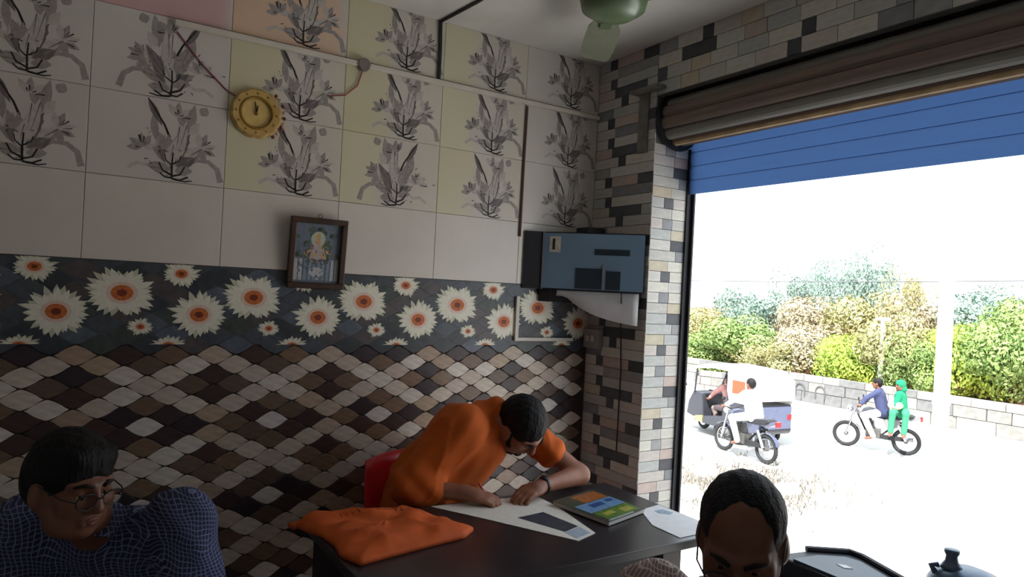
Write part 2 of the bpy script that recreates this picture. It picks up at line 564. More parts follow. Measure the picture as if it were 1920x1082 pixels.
TG = 'glazed tiles on the left wall'
meshes_t = {}
def put_tile(k, row_z, h, m):
    key = (m.name, round(h, 4))
    if key not in meshes_t:
        meshes_t[key] = tile_mesh('tile', TW, h, m)
    return link('tile', meshes_t[key], wall_left, (0, -k * TW, row_z))
lily_tints = {(1, 0): tm_plain, (1, 1): tm_plain, (1, 2): tm_plain, (2, 0): tm_yg, (2, 1): tm_yg, (2, 2): tm_yg,
              (3, 0): tm_yg, (3, 1): tm_olive, (3, 2): tm_olive, (4, 0): tm_yg, (4, 1): tm_olive, (4, 2): tm_peach,
              (5, 0): tm_plain, (5, 1): tm_plain, (5, 2): tm_pink}
mirr = {(5, 1): True, (3, 0): True}
for k in range(1, 9):
    put_tile(k, ZD, TH, tm_white)
    for r_ in range(3):
        z = ZL + r_ * TH
        h = min(TH, ZC - z)
        t = put_tile(k, z, h, lily_tints.get((k, r_), tm_plain))
        if r_ < 2 or k < 5:
            src = lily_b if mirr.get((k, r_)) else lily_a
            if r_ == 2:                          # the top row is cut by the ceiling
                if ('top', src.name) not in meshes_t:
                    me = src.copy()
                    for v in me.vertices:
                        v.co.z = min(v.co.z, h - 0.002)
                    meshes_t[('top', src.name)] = me
                src = meshes_t[('top', src.name)]
            link('lily_print', src, t)

# daisy row: slate tile, pebble print, daisies
P_P1 = mat('daisy petal white', (226, 222, 206), 0.4, var=0.06, scale=60)
P_P2 = mat('daisy petal shade', (196, 196, 172), 0.4)
P_O = mat('daisy heart orange', (196, 106, 52), 0.5, var=0.25, scale=90)
P_B = mat('daisy heart brown', (120, 52, 30), 0.5)
P_PK = mat('daisy petal blush', (222, 196, 180), 0.4, var=0.06, scale=60)
DAISYM = [P_P1, P_P2, P_O, P_B, P_PK]
def daisy(p, x, y, rx, ry, n, seed, vmin=None, vmax=None):
    r = random.Random(seed)
    def clampp(pts):
        return [(u, min(max(v, vmin if vmin is not None else -9), vmax if vmax is not None else 9)) for u, v in pts]
    for lay, (mi, f, nn) in enumerate(((1, 1.0, n), (0, 0.92, n))):
        for k in range(nn):
            a = 2 * PI * (k + 0.5 * lay) / nn + r.uniform(-0.08, 0.08)
            L = r.uniform(0.82, 1.12) * f
            q = petal2d(0, 0, a, L, 0.235, base=1.6)
            p.poly(clampp([(x + u * rx, y + v * ry) for u, v in q]), mi)
            if k % 3 == 2: p.up()
        p.up()
    for (rr, mi) in ((0.44, 4), (0.31, 2), (0.14, 3)):
        pts = [(x + rr * rx * math.cos(2 * PI * j / 14), y + rr * ry * math.sin(2 * PI * j / 14)) for j in range(14)]
        p.poly(clampp(pts), mi); p.up()
def daisy_print():
    out = []
    V = lambda v: (1 - v) * TH
    for (u, v, rx, ry, n) in ((0.29, 0.38, 0.118, 0.092, 21), (0.86, 0.62, 0.106, 0.088, 19), (0.71, 0.12, 0.068, 0.052, 15), (0.43, 0.78, 0.044, 0.034, 12), (0.64, 1.0, 0.062, 0.036, 12)):
        p = Print2D()
        daisy(p, u * TW, V(v), rx, ry, n, int(u * 100), vmin=0.002 if v < 1 else 0.002, vmax=TH - 0.002)
        out.append(p.mb.mesh('daisy_print', DAISYM))
    return out
daisies = daisy_print()

# diamond ("lantern") lattice pieces
CW, CH = TW / 3, TH / 4
def lantern(w, h, inset=0.0022, t=0.006, half=None):
    """outline of a lantern-shaped piece, centred on the origin, in (y, z)"""
    # rounded diamond, pinched at the side tips, so that the dark joint widens there
    a_, b_, e = 0.388 * w, 0.476 * h, 2 / 1.3
    o = []
    for k in range(18):
        t = 2 * PI * k / 18
        c, s = math.cos(t), math.sin(t)
        o.append((a_ * math.copysign(abs(c) ** e, c) * (1.10 if abs(s) < 0.01 else 1), b_ * math.copysign(abs(s) ** e, s)))
    return o
def lantern_geo(mb, cy, cz, flat=False, mi=0, x0=-0.007, x1=-0.0005):
    o = lantern(CW, CH)
    o = [(u + cy, v + cz) for u, v in o]
    n = len(o)
    inn = [(cy + (u - cy) * 0.96, cz + (v - cz) * 0.94) for u, v in o]
    vs = [(x0, u, v) for u, v in o] + [(x1 - 0.0012, u, v) for u, v in o] + [(x1, u, v) for u, v in inn] + [(x1 + 0.0004, cy, cz)]
    fs = []
    for a, b in ((0, n), (n, 2 * n)):
        for k in range(n):
            fs.append((a + k, a + (k + 1) % n, b + (k + 1) % n, b + k))
    for k in range(n):
        fs.append((2 * n + k, 2 * n + (k + 1) % n, 3 * n))
    mb.add(vs, fs, mi)
LM = {}
for key, cols in dict(beige=((196, 182, 168), (186, 170, 158), (204, 194, 184)), tan=((172, 150, 128), (164, 140, 122), (180, 162, 146)),
                      brown=((112, 90, 74), (98, 80, 68), (122, 98, 78)), dark=((64, 48, 46), (54, 42, 46), (74, 54, 50)), pale=((206, 200, 194), (198, 190, 186), (210, 198, 196))).items():
    LM[key] = [mat('lantern %s %d' % (key, i), c, 0.38, var=0.14, scale=26, stretch=(1, 1, 2.5), bump=0.1) for i, c in enumerate(cols)]
LMESH = {}
for key, ms in LM.items():
    for i, m in enumerate(ms):
        b = MB(); lantern_geo(b, 0, 0)
        LMESH[(key, i)] = b.mesh('lattice_tile', m)
def cell_kind(lat, i, j):
    if lat == 'A':
        if i % 3 == 0:
            return {0: 'tan', 1: 'dark', 2: 'dark', 3: 'tan'}[j % 4]
        return {0: 'dark', 1: 'beige', 2: 'beige', 3: 'dark'}[j % 4]
    mid = (i % 3) == 1          # i + .5 = 1.5
    return {0: 'pale' if mid else 'dark', 1: 'brown' if mid else 'beige', 2: 'beige' if mid else 'brown', 3: 'brown' if mid else 'beige'}[j % 4]
cells = []
for i in range(0, 25):
    for j in range(0, 17):
        cells.append(('A', i, j, -i * CW, ZB - (j + 0.5) * CH))
        if j > 0:
            cells.append(('B', i, j, -(i + 0.5) * CW, ZB - j * CH))
def project(p):
    v = Vector(p) - CAM
    d = v.dot(cd)
    return 960 + FPX * v.dot(cr) / d, 541 - FPX * v.dot(cu) / d, d
vis = []
rest = []
for c in cells:
    lat, i, j, y, z = c
    if z - CH / 2 < 0.002 or y > -0.06:
        continue
    px, py, d = project((0, y, z))
    hidden = (px > 600 and py > 985) or (px > 770 and px < 1000 and py > 800)
    (vis if (-30 < px < 1110 and py < 1100 and not hidden) else rest).append((d, c))
vis.sort(key=lambda q: q[0])
rest += vis[296:]
vis = vis[:296]
for d, (lat, i, j, y, z) in vis:
    kd = cell_kind(lat, i, j)
    if kd == 'beige' and RND.random() < 0.12: kd = 'tan'
    if kd == 'brown' and RND.random() < 0.25: kd = 'dark'
    if kd == 'dark' and RND.random() < 0.18: kd = 'brown'
    link('lattice_tile', LMESH[(kd, RND.randrange(3))], wall_left, (RND.uniform(-0.0012, 0.0006), y, z))
ALLM = [m for ms in LM.values() for m in ms]
mb = MB()
for d, (lat, i, j, y, z) in rest:
    kd = cell_kind(lat, i, j)
    lantern_geo(mb, y, z, mi=ALLM.index(LM[kd][RND.randrange(3)]))
o = mb.build('lattice_tile_field', ALLM, wall_left, fix=False)
o['kind'] = 'stuff'
# pebble print of the daisy row
PEB = [mat('pebble print %d' % i, c, 0.38, var=0.2, scale=30) for i, c in enumerate(((72, 78, 86), (58, 62, 68), (86, 94, 106), (66, 74, 70), (82, 76, 78)))]
mb = MB()
for i in range(0, 25):
    for j in range(0, 5):
        for lat in 'AB':
            y = -(i + (0.5 if lat == 'B' else 0)) * CW
            z = ZB + (j + (0.5 if lat == 'A' else 0.0)) * CH
            if y > -0.07 or z > ZD - CH * 0.45: continue
            lantern_geo(mb, y, z, mi=RND.randrange(5), x0=-0.007, x1=0.0008)
o = mb.build('pebble_print', PEB, wall_left, fix=False)
o['kind'] = 'stuff'
for k in range(1, 8):
    t = put_tile(k, ZB, TH, tm_slate)
    for me in daisies:
        link('daisy_print', me, t, (0.0016, 0, 0))

# ------------------------------------------------------------------ mosaic of the front wall
MOS = {'L': [mat('mosaic light %d' % i, c, 0.5, var=0.10, scale=24, stretch=(1, 1, 3)) for i, c in enumerate(((196, 194, 188), (184, 182, 176), (204, 200, 190), (176, 178, 176), (192, 184, 178)))],
       'D': [mat('mosaic dark %d' % i, c, 0.5, var=0.15, scale=24) for i, c in enumerate(((84, 86, 92), (70, 72, 78)))],
       'M': [mat('mosaic mid %d' % i, c, 0.5, var=0.12, scale=24) for i, c in enumerate(((132, 134, 138), (150, 150, 150)))],
       'P': [mat('mosaic pinkish %d' % i, c, 0.5, var=0.10, scale=24) for i, c in enumerate(((186, 168, 160), (188, 178, 158)))]}
bcache = {}
def brick(face, u0, u1, z0, z1, kind, r):
    """a mosaic piece on face 'y' (inner face of wall_front, y = 0) or 'x' (reveal, x = PX)"""
    m = r.choice(MOS[kind])
    g = 0.0013
    w, h = u1 - u0, z1 - z0
    key = (face, round(w, 3), round(h, 3), m.name)
    if key not in bcache:
        b = MB()
        if face == 'y':
            b.box((g, 0, g), (w - g, 0.007, h - g))
        else:
            b.box((-0.007, g, g), (0, w - g, h - g))
        bcache[key] = b.mesh('brick', m)
    pr = r.uniform(0, 0.0015)
    if face == 'y':
        return link('brick', bcache[key], wall_front, (u0, -pr, z0))
    return link('brick', bcache[key], wall_front, (PX + pr, u0, z0))
ROW_IN = [[(0, .42, 'L'), (.42, .54, 'D'), (.54, 1, 'L')], [(0, .28, 'M'), (.28, 1, 'L')], [(0, .20, 'L'), (.20, .32, 'D'), (.32, .76, 'P'), (.76, 1, 'D')],
          [(0, .34, 'L'), (.34, 1, 'M')], [(0, .22, 'L'), (.22, .33, 'D'), (.33, 1, 'L')], [(0, .30, 'P'), (.30, .84, 'D'), (.84, 1, 'L')]]
r = random.Random(11)
RH = TH / 6
nrow = int(ZC / RH) + 1
for q in range(nrow):
    z0 = ZC - (q + 1) * RH
    if z0 < 0.40: break              # hidden behind the desk below
    for (a, b, k_) in ROW_IN[(q + 2) % 6]:
        brick('y', a * PX, b * PX, z0, z0 + RH, k_, r)
ROW_RV = [[(0, .28, 'L'), (.28, .52, 'M'), (.52, 1, 'L')], [(0, .5, 'L'), (.5, 1, 'P')], [(0, .5, 'L'), (.5, 1, 'D')], [(0, .64, 'L'), (.64, .86, 'M'), (.86, 1, 'L')],
          [(0, .46, 'P'), (.46, 1, 'L')], [(0, .3, 'L'), (.3, .52, 'D'), (.52, 1, 'L')], [(0, .5, 'L'), (.5, 1, 'L')]]
for q in range(60):
    z0 = 2.30 - (q + 1) * RH
    if z0 < 0.45: break
    for (a, b, k_) in ROW_RV[q % 7]:
        brick('x', a * RV, b * RV, z0, z0 + RH, k_, r)
# header band
nh = 4
hh = (ZC - ZH) / nh
for q in range(nh):
    x = PX
    i = 0
    while x < XO:
        kd = 'LDLLMPLDLMLL'[(i * 5 + q * 7) % 12]
        w = {'L': 0.15, 'D': 0.06 if (i + q) % 3 else 0.2, 'M': 0.12, 'P': 0.11}[kd]
        brick('y', x, x + w, ZH + q * hh, ZH + (q + 1) * hh, kd, r)
        x += w; i += 1
mb = MB()
mb.box((XO + 0.2, 0.0, 0.0), (XR, 0.007, ZC)); mb.box((XO, 0.0, 0.0), (XO + 0.2, 0.007, ZH))
mb.build('mosaic_field', MOS['L'][1], wall_front)
mb = MB(); mb.box((0, 0.0, 0.0), (PX, 0.007, 0.41)); mb.box((PX - 0.007, 0, 0.0), (PX, RV, 0.45))
mb.build('mosaic_base', MOS['L'][3], wall_front)

# ------------------------------------------------------------------ rolling shutter
ZR = 1.56
m_slatb = mat('translucent blue slat', (74, 112, 178), 0.5, var=0.08, scale=5, stretch=(0.4, 1, 6))
_nt = m_slatb.node_tree
_tr = _nt.nodes.new('ShaderNodeBsdfTranslucent'); _tr.inputs['Color'].default_value = (0.07, 0.15, 0.36, 1)
_mx = _nt.nodes.new('ShaderNodeMixShader'); _mx.inputs[0].default_value = 0.30
_nt.links.new(_nt.nodes['Principled BSDF'].outputs[0], _mx.inputs[1]); _nt.links.new(_tr.outputs[0], _mx.inputs[2])
_nt.links.new(_mx.outputs[0], _nt.nodes['Material Output'].inputs['Surface'])
m_slatr = mat('shutter primer brown', (140, 116, 104), 0.6, rgb2=(116, 104, 98), scale=6, stretch=(0.25, 1, 8), bump=0.1)
m_slatg = mat('shutter grey primer', (126, 122, 116), 0.6, var=0.15, scale=6, stretch=(0.25, 1, 8))
m_edge = mat('shutter pale edge', (196, 168, 130), 0.55, var=0.25, scale=12)  # pale mottled tan for the lath under the drum
m_steel = mat('dark steel', (48, 48, 52), 0.5, metal=0.4, var=0.1)
sh = empty('rolling_shutter', (2.07, 0.16, 2.08))
tag(sh, 'roller shutter wound up above the doorway with its blue slats hanging down', 'shutter')
parts = []
yc, zc_, rd = 0.125, ZR + 0.855, 0.112
x0, x1 = PX + 0.03, XO - 0.02
NS = 11
for k in range(NS):
    a0 = 2 * PI * k / NS + 0.25; a1 = 2 * PI * (k + 0.965) / NS + 0.25
    prof = []
    for i in range(6):
        t = i / 5; a = a0 + (a1 - a0) * t
        rr = rd + 0.007 * math.sin(PI * t) - (0.006 if i in (0, 5) else 0)
        prof.append((yc + rr * math.cos(a), zc_ + rr * math.sin(a)))
    prof += [(yc + (rd - 0.02) * math.cos(a1), zc_ + (rd - 0.02) * math.sin(a1)), (yc + (rd - 0.02) * math.cos(a0), zc_ + (rd - 0.02) * math.sin(a0))]
    b = MB().prism(prof, 0, x0, x1)
    parts.append(b.build('rolled_slat', m_slatr if k % 3 else m_slatg))
b = MB().tube([(x0 + 0.02, yc - 0.035, zc_ - 0.113), (x1 - 0.02, yc - 0.035, zc_ - 0.113)], 0.012, 8)
parts.append(b.build('bottom_lath', m_edge))
for xx in (x0 - 0.012, x1):
    b = MB().lathe([(0.02, 0), (0.142, 0), (0.142, 0.012), (0.02, 0.012)], Matrix.Translation((xx, yc, zc_)) @ Matrix.Rotation(PI / 2, 4, 'Y'), 28)
    parts.append(b.build('drum_end_plate', m_steel))
SLH = 0.068
for k in range(7):
    z1 = ZR + 0.522 + (k + 1) * SLH; z0 = z1 - SLH
    yy = RV - 0.035
    b = MB()
    prof = [(yy + 0.002, z0 - 0.004), (yy - 0.002, z0 + SLH * 0.3), (yy - 0.002, z0 + SLH * 0.7), (yy + 0.0005, z1 - 0.0005)]
    vs = [(x_, y_, z_) for (y_, z_) in prof for x_ in (PX + 0.004, XO - 0.004)]
    b.add(vs, [(2 * i, 2 * i + 1, 2 * i + 3, 2 * i + 2) for i in range(3)])
    parts.append(b.build('slat', m_slatb))
b = MB()
b.box((PX + 0.001, RV - 0.045, 0.0), (PX + 0.012, RV - 0.005, 2.30))
b.box((PX + 0.001, RV - 0.018, 0.0), (PX + 0.030, RV - 0.008, 2.30))
parts.append(b.build('guide_rail', m_steel))
b = MB(); b.box((PX - 0.11, -0.012, ZR + 0.70), (PX - 0.045, -0.002, ZR + 1.00)); b.box((PX - 0.13, -0.06, ZR + 0.985), (PX + 0.06, -0.002, ZR + 1.0))
parts.append(b.build('bracket', mat('weathered bracket', (120, 116, 112), 0.6, var=0.2)))
at_base(parts, sh)
# ------------------------------------------------------------------ things on the left wall
m_pvc = mat('white pvc', (206, 198, 186), 0.5, var=0.06, scale=12)
m_wire_r = mat('red wire', (160, 62, 58), 0.5)
m_wire_p = mat('pink wire', (150, 76, 92), 0.5)
m_rust = mat('rust brown', (92, 70, 62), 0.7, var=0.2)

cz = 2.492
b = MB()
b.box((0.001, -2.03, cz - 0.011), (0.022, -0.002, cz + 0.011))
o = b.build('cable_conduit', m_pvc, bevel=0.003)
tag(o, 'long white plastic conduit running along the lily tiles', 'conduit')
o = MB().tube([(0.012, -1.30, cz + 0.0), (0.03, -1.30, cz)], [0.030, 0.026], 14).build('junction_box', mat('grey bakelite', (120, 112, 110), 0.5, var=0.15), smooth=False)
tag(o, 'small round grey junction box on the white conduit', 'junction box')
o = MB().tube([(0.006, -0.945, ZC - 0.002), (0.006, -0.94, 2.64), (0.006, -0.94, 2.505)], 0.009, 8).build('ceiling_cable', mat('black cable', (52, 48, 46), 0.6))
tag(o, 'dark cable dropping from the ceiling edge to the white conduit', 'cable')
o = MB().tube([(0.008, -0.945, ZC - 0.006), (0.3, -0.92, ZC - 0.006), (1.5, -0.9, ZC - 0.006)], 0.007, 8).build('ceiling_cable', MATS['black cable'])
tag(o, 'dark cable running across the ceiling from the wall', 'cable')
o = MB().tube([(0.007, -0.452, 2.475), (0.007, -0.455, 2.2), (0.007, -0.457, 1.83)], 0.006, 8).build('seam_line', m_rust)  # thin tube standing in for the rusted tile seam
tag(o, 'thin rust-brown tile seam running down the wall beside the glass-fronted box', 'cable')
def wire(name, pts, r, m, label):
    q = []
    for i in range(len(pts) - 1):
        for t in range(4):
            q.append(Vector(pts[i]).lerp(Vector(pts[i + 1]), t / 4))
    q.append(Vector(pts[-1]))
    return tag(MB().tube(q, r, 6).build(name, m, smooth=True), label, 'wire')
wire('clock_wire', [(0.006, -2.02, 2.46), (0.005, -1.93, 2.36), (0.005, -1.84, 2.28), (0.006, -1.80, 2.26)], 0.0028, m_wire_p, 'thin pink wire slanting down the tiles to the clock')
wire('clock_wire', [(0.006, -1.43, 2.335), (0.006, -1.37, 2.35), (0.006, -1.32, 2.40), (0.006, -1.30, 2.47)], 0.0026, m_wire_r, 'short red wire curling up to the junction box')

# clock
ck = empty('wall_clock', (0.0, -1.725, 2.112))
tag(ck, 'round golden wall clock with a scalloped rim', 'clock')
m_gold = mat('gold plastic', (198, 164, 100), 0.4, var=0.12, scale=30, metal=0.15)
m_gold2 = mat('old gold', (150, 112, 40), 0.45, metal=0.2)
m_face = mat('cream dial', (216, 186, 116), 0.5, var=0.08, scale=40)
Ry = Matrix.Rotation(PI / 2, 4, 'Y')
CC = Matrix.Translation((0.001, -1.725, 2.207)) @ Ry
parts = []
b = MB(); n = 96
rim = []
for pr, z in ((0.096, 0.0), (0.096, 0.012), (0.088, 0.022), (0.064, 0.020), (0.064, 0.008)):
    for k in range(n):
        a = 2 * PI * k / n
        rr = pr + (0.0045 * abs(math.sin(6 * a)) - 0.002 if pr > 0.08 else 0)
        rim.append(CC @ Vector((rr * math.cos(a), rr * math.sin(a), z)))
fs = []
for i in range(4):
    for k in range(n):
        fs.append((i * n + k, i * n + (k + 1) % n, (i + 1) * n + (k + 1) % n, (i + 1) * n + k))
fs.append(tuple(range(n - 1, -1, -1)))
b.add(rim, fs)
parts.append(b.build('rim', m_gold, smooth=False))
parts.append(MB().torus(0.061, 0.006, CC @ Matrix.Translation((0, 0, 0.018)), 40, 8).build('inner_ring', m_gold2, smooth=True))
parts.append(MB().lathe([(0.0605, 0.004), (0.0605, 0.012)], CC, 40).build('dial', m_face))
for (L, w, a) in ((0.030, 0.007, 1.45), (0.044, 0.005, 1.72)):
    # local frame: dial plane is (y, z)
    dy, dz = math.cos(a), math.sin(a)
    p0 = Vector((0.017, -1.725 - dy * 0.008, 2.207 - dz * 0.008)); p1 = Vector((0.017, -1.725 + dy * L, 2.207 + dz * L))
    parts.append(MB().tube([p0, p1], [w / 2, w / 3], 6).build('hand', mat('clock hand', (58, 36, 18), 0.5)))
for k in range(12):
    a = 2 * PI * k / 12
    parts.append(MB().ball((0.023, -1.725 + 0.077 * math.cos(a), 2.207 + 0.077 * math.sin(a)), (0.003, 0.0045, 0.0045), 8, 6).build('hour_mark', m_gold2))
parts.append(MB().ball((0.02, -1.725, 2.207), 0.006, 8, 6).build('boss', m_gold2))
at_base(parts, ck)
b = MB(); r = random.Random(4)
for k in range(9):
    a = -0.9 + k * 0.22
    b.ball((0.012 + r.uniform(0, 0.008), -1.725 + 0.108 * math.cos(a), 2.207 + 0.106 * math.sin(a)), 0.0075, 8, 6, mi=k % 2)
o = b.build('bead_garland', [mat('maroon bead', (120, 56, 52), 0.5), mat('pale bead', (196, 176, 150), 0.5)], smooth=True)
tag(o, 'short string of maroon and pale beads hung on the right of the clock', 'garland')

# framed picture, leaning out from the wall at its top
pf = empty('framed_picture', (0.004, -1.458, 1.528))
tag(pf, 'dark wooden framed devotional print hanging above the daisies', 'picture')
pf.rotation_euler = (0, math.radians(5), 0)
W2, H2 = 0.118, 0.292
m_wood = mat('dark wood frame', (64, 42, 32), 0.45, var=0.3, scale=18, stretch=(1, 1, 0.3))
fw = 0.024
for (a, b_) in (((-W2, 0), (W2, fw)), ((-W2, H2 - fw), (W2, H2))):
    MB().box((0.0, a[0], a[1]), (0.022, b_[0], b_[1])).build('frame_rail', m_wood, pf, bevel=0.004)
for (a, b_) in (((-W2, fw), (-W2 + fw, H2 - fw)), ((W2 - fw, fw), (W2, H2 - fw))):
    MB().box((0.0, a[0], a[1]), (0.022, b_[0], b_[1])).build('frame_stile', m_wood, pf, bevel=0.004)
MB().box((0.0, -W2 + 0.01, 0.01), (0.004, W2 - 0.01, H2 - 0.01)).build('backing', m_wood, pf)
iw, ih = W2 - fw, H2 - 2 * fw
pp = Print2D()
PICM = [mat('print ' + n_, c, 0.5, var=0.12, scale=70) for n_, c in (('haze blue', (104, 114, 128)), ('leaf green', (78, 96, 70)), ('halo', (176, 182, 164)), ('skin', (196, 146, 116)), ('robe pink', (172, 160, 156)),
        ('robe white', (180, 180, 182)), ('water blue', (124, 138, 152)), ('deep green', (50, 64, 52)), ('gold', (190, 160, 90)), ('slate', (86, 96, 106)))]
def U(u): return (u - 0.5) * 2 * iw
def V_(v): return fw + v * ih
pp.poly([(U(0), V_(0)), (U(1), V_(0)), (U(1), V_(1)), (U(0), V_(1))], 0); pp.up()
r = random.Random(2)
for k in range(46):
    u, v = r.random(), r.uniform(0.42, 0.95)
    if v > 0.85 and abs(u - 0.5) > 0.25: continue
    pp.disc(U(min(max(u, .06), .94)), V_(v), 0.011 * r.uniform(.6, 1), 0.012 * r.uniform(.6, 1), r.choice((1, 1, 7, 9)), 8)
    pp.up()
for k in range(10):
    u = (k + .5) / 10
    pp.poly([(U(u - .04), V_(0.04)), (U(u + .04), V_(0.04)), (U(u + .03), V_(0.40)), (U(u - .03), V_(0.40))], 5 if k in (0, 1, 8, 9) else 6)
pp.up()
pp.disc(U(.5), V_(.74), .030, .032, 2); pp.up()
pp.disc(U(.5), V_(.70), .011, .014, 3); pp.up()
pp.petal(U(.5), V_(.84), -PI / 2, .028, .02, 8); pp.up()
pp.poly([(U(.30), V_(.36)), (U(.72), V_(.36)), (U(.64), V_(.60)), (U(.52), V_(.66)), (U(.40), V_(.60))], 4); pp.up()
for (u, v, a, L) in ((.40, .56, 3.6, .035), (.62, .56, -.4, .04), (.45, .5, 3.9, .03), (.58, .48, -.9, .03)):
    pp.petal(U(u), V_(v), a, L, .012, 3); pp.up()
pp.disc(U(.38), V_(.36), .026, .012, 9); pp.disc(U(.62), V_(.36), .026, .012, 9); pp.up()
pp.disc(U(.5), V_(.18), .03, .02, 5); pp.up()
for k in range(40):
    pp.disc(U(r.uniform(.2, .8)), V_(r.uniform(.30, .62)), .0035, .005, r.choice((1, 3, 4, 9, 7, 8)), 7)
for k in range(26):
    pp.disc(U(r.uniform(.08, .92)), V_(r.uniform(.05, .34)), .005, .006, r.choice((5, 9, 6, 0)), 8); pp.up()
link('print', pp.mb.mesh('print', PICM), pf, (0.0045, 0, 0))
MB().torus(0.008, 0.002, Matrix.Translation((0.008, 0, H2 + 0.008)) @ Ry, 14, 6).build('hanging_ring', m_gold2, pf, smooth=True)

# corner cabinet box with a dark glass front
cb = empty('corner_box', (0.22, -0.2, 1.60))
tag(cb, 'dark corner box with a reflective glass front, fixed where the two walls meet', 'box')
A_ = Vector((0.05, -0.345, 0)); B_ = Vector((0.425, -0.012, 0))
zb, zt = 1.578, 1.862
dirn = (B_ - A_).normalized(); nrm = Vector((dirn.y, -dirn.x, 0))
m_blk = mat('black sheet metal', (36, 34, 40), 0.5, var=0.15, scale=12)
m_glass = mat('dark tinted glass', (104, 128, 150), 0.2, var=0.15, scale=3, spec=0.5)
parts = []
body = [(0.0095, -0.43), (A_.x, A_.y), (B_.x, B_.y), (0.40, -0.0095), (0.0095, -0.0095)]
parts.append(MB().prism(body, 2, zb, zt).build('body', m_blk))
def on_front(s, z, off):
    p = A_ + (B_ - A_) * s + nrm * off
    return Vector((p.x, p.y, z))
def front_panel(name, s0, s1, z0, z1, o0, o1, m):
    b = MB()
    vs = [on_front(s, z, o_) for o_ in (o0, o1) for (s, z) in ((s0, z0), (s1, z0), (s1, z1), (s0, z1))]
    b.add(vs, [(0, 1, 2, 3), (4, 5, 6, 7), (0, 1, 5, 4), (1, 2, 6, 5), (2, 3, 7, 6), (3, 0, 4, 7)])
    return b.build(name, m)
parts.append(front_panel('glass_front', 0.015, 0.995, zb + 0.006, zt - 0.006, 0.0005, 0.005, m_glass))
parts.append(front_panel('edge_strip', 0.0, 0.014, zb, zt, 0.0005, 0.008, mat('grey edge trim', (120, 118, 128), 0.4)))
parts.append(front_panel('sticker', 0.07, 0.18, zt - 0.10, zt - 0.022, 0.0055, 0.0065, mat('sticker paper', (190, 184, 172), 0.6, var=0.2, scale=60)))
parts.append(front_panel('sticker_mark', 0.10, 0.125, zt - 0.088, zt - 0.034, 0.0068, 0.0074, P_K))
parts.append(front_panel('dark_panel', 0.34, 0.60, zb + 0.01, zb + 0.11, 0.0055, 0.007, mat('smoked glass', (38, 48, 58), 0.3)))  # flat dark panel laid on the glass front
parts.append(front_panel('dark_panel', 0.64, 0.78, zb + 0.01, zb + 0.10, 0.0055, 0.007, MATS['smoked glass']))
parts.append(front_panel('divider', 0.605, 0.625, zb + 0.006, zb + 0.13, 0.0055, 0.009, MATS['grey edge trim']))
parts.append(front_panel('dark_strip', 0.52, 0.86, zb + 0.176, zb + 0.205, 0.0055, 0.0065, MATS['smoked glass']))  # flat dark strip laid on the glass front
at_base(parts, cb)
o = MB().box((0.07, -0.16, zt), (0.17, -0.05, zt + 0.035)).build('adapter', m_blk, bevel=0.006)
tag(o, 'small black adapter lying on top of the corner box', 'adapter')
# pale sheet hanging under the box, its lower edge curving down to the right
b = MB(); n = 14
vs = []
for i in range(n + 1):
    t = i / n
    s = 0.16 + 0.80 * t
    top = zb - 0.002
    low = zb - 0.035 - 0.135 * (1 - math.exp(-2.6 * max(0, t - 0.13))) if t > 0.13 else zb - 0.03
    for (z, off) in ((top, -0.006), (low, 0.004 + 0.006 * math.sin(t * 7))):
        p = on_front(s, z, off); vs.append(p)
    for (z, off) in ((top, -0.009), (low, 0.001 + 0.006 * math.sin(t * 7))):
        p = on_front(s, z, off); vs.append(p)
fs = []
for i in range(n):
    a = i * 4; c = a + 4
    fs += [(a, c, c + 1, a + 1), (a + 2, a + 3, c + 3, c + 2), (a + 1, c + 1, c + 3, a + 3), (a, a + 2, c + 2, c)]
fs += [(0, 1, 3, 2), (n * 4, n * 4 + 2, n * 4 + 3, n * 4 + 1)]
b.add(vs, fs)
o = b.build('hanging_sheet', mat('pale plastic sheet', (206, 204, 206), 0.5, var=0.05), smooth=True)
tag(o, 'pale sheet hanging under the dark corner box with a curved lower edge', 'sheet')
o = MB().prism([(0.02, -0.33), (0.07, -0.31), (0.40, -0.02), (0.40, -0.0095), (0.0095, -0.0095), (0.0095, -0.33)], 2, zb - 0.062, zb - 0.001).build('corner_shelf', mat('dark shelf board', (44, 40, 44), 0.6))
tag(o, 'dark board fixed beneath the corner box', 'shelf')
b = MB()
b.box((0.001, -0.460, 1.315), (0.016, -0.442, 1.535)); b.box((0.001, -0.442, 1.315), (0.016, -0.10, 1.331))
o = b.build('cable_trunking', m_pvc)
tag(o, 'white L-shaped trunking on the wall below the corner box', 'trunking')
sb = empty('switch_box', (0.07, -0.002, 1.285))
tag(sb, 'small grey switch box low on the mosaic pillar', 'switch box')
parts = [MB().box((0.012, -0.032, 1.285), (0.135, -0.002, 1.385)).build('box', mat('grey switch plastic', (150, 146, 140), 0.5), bevel=0.004),
         MB().box((0.04, -0.038, 1.32), (0.06, -0.031, 1.35)).build('switch', m_pvc), MB().box((0.08, -0.038, 1.32), (0.10, -0.031, 1.35)).build('switch', m_pvc)]
at_base(parts, sb)
o = MB().tube([on_front(0.80, zb - 0.003, 0.02), (0.30, -0.03, 1.40), (0.295, -0.012, 1.20), (0.292, -0.012, 0.80)], 0.0035, 6).build('pillar_cable', MATS['black cable'])
tag(o, 'thin black cable hanging down the mosaic pillar from the corner box', 'cable')

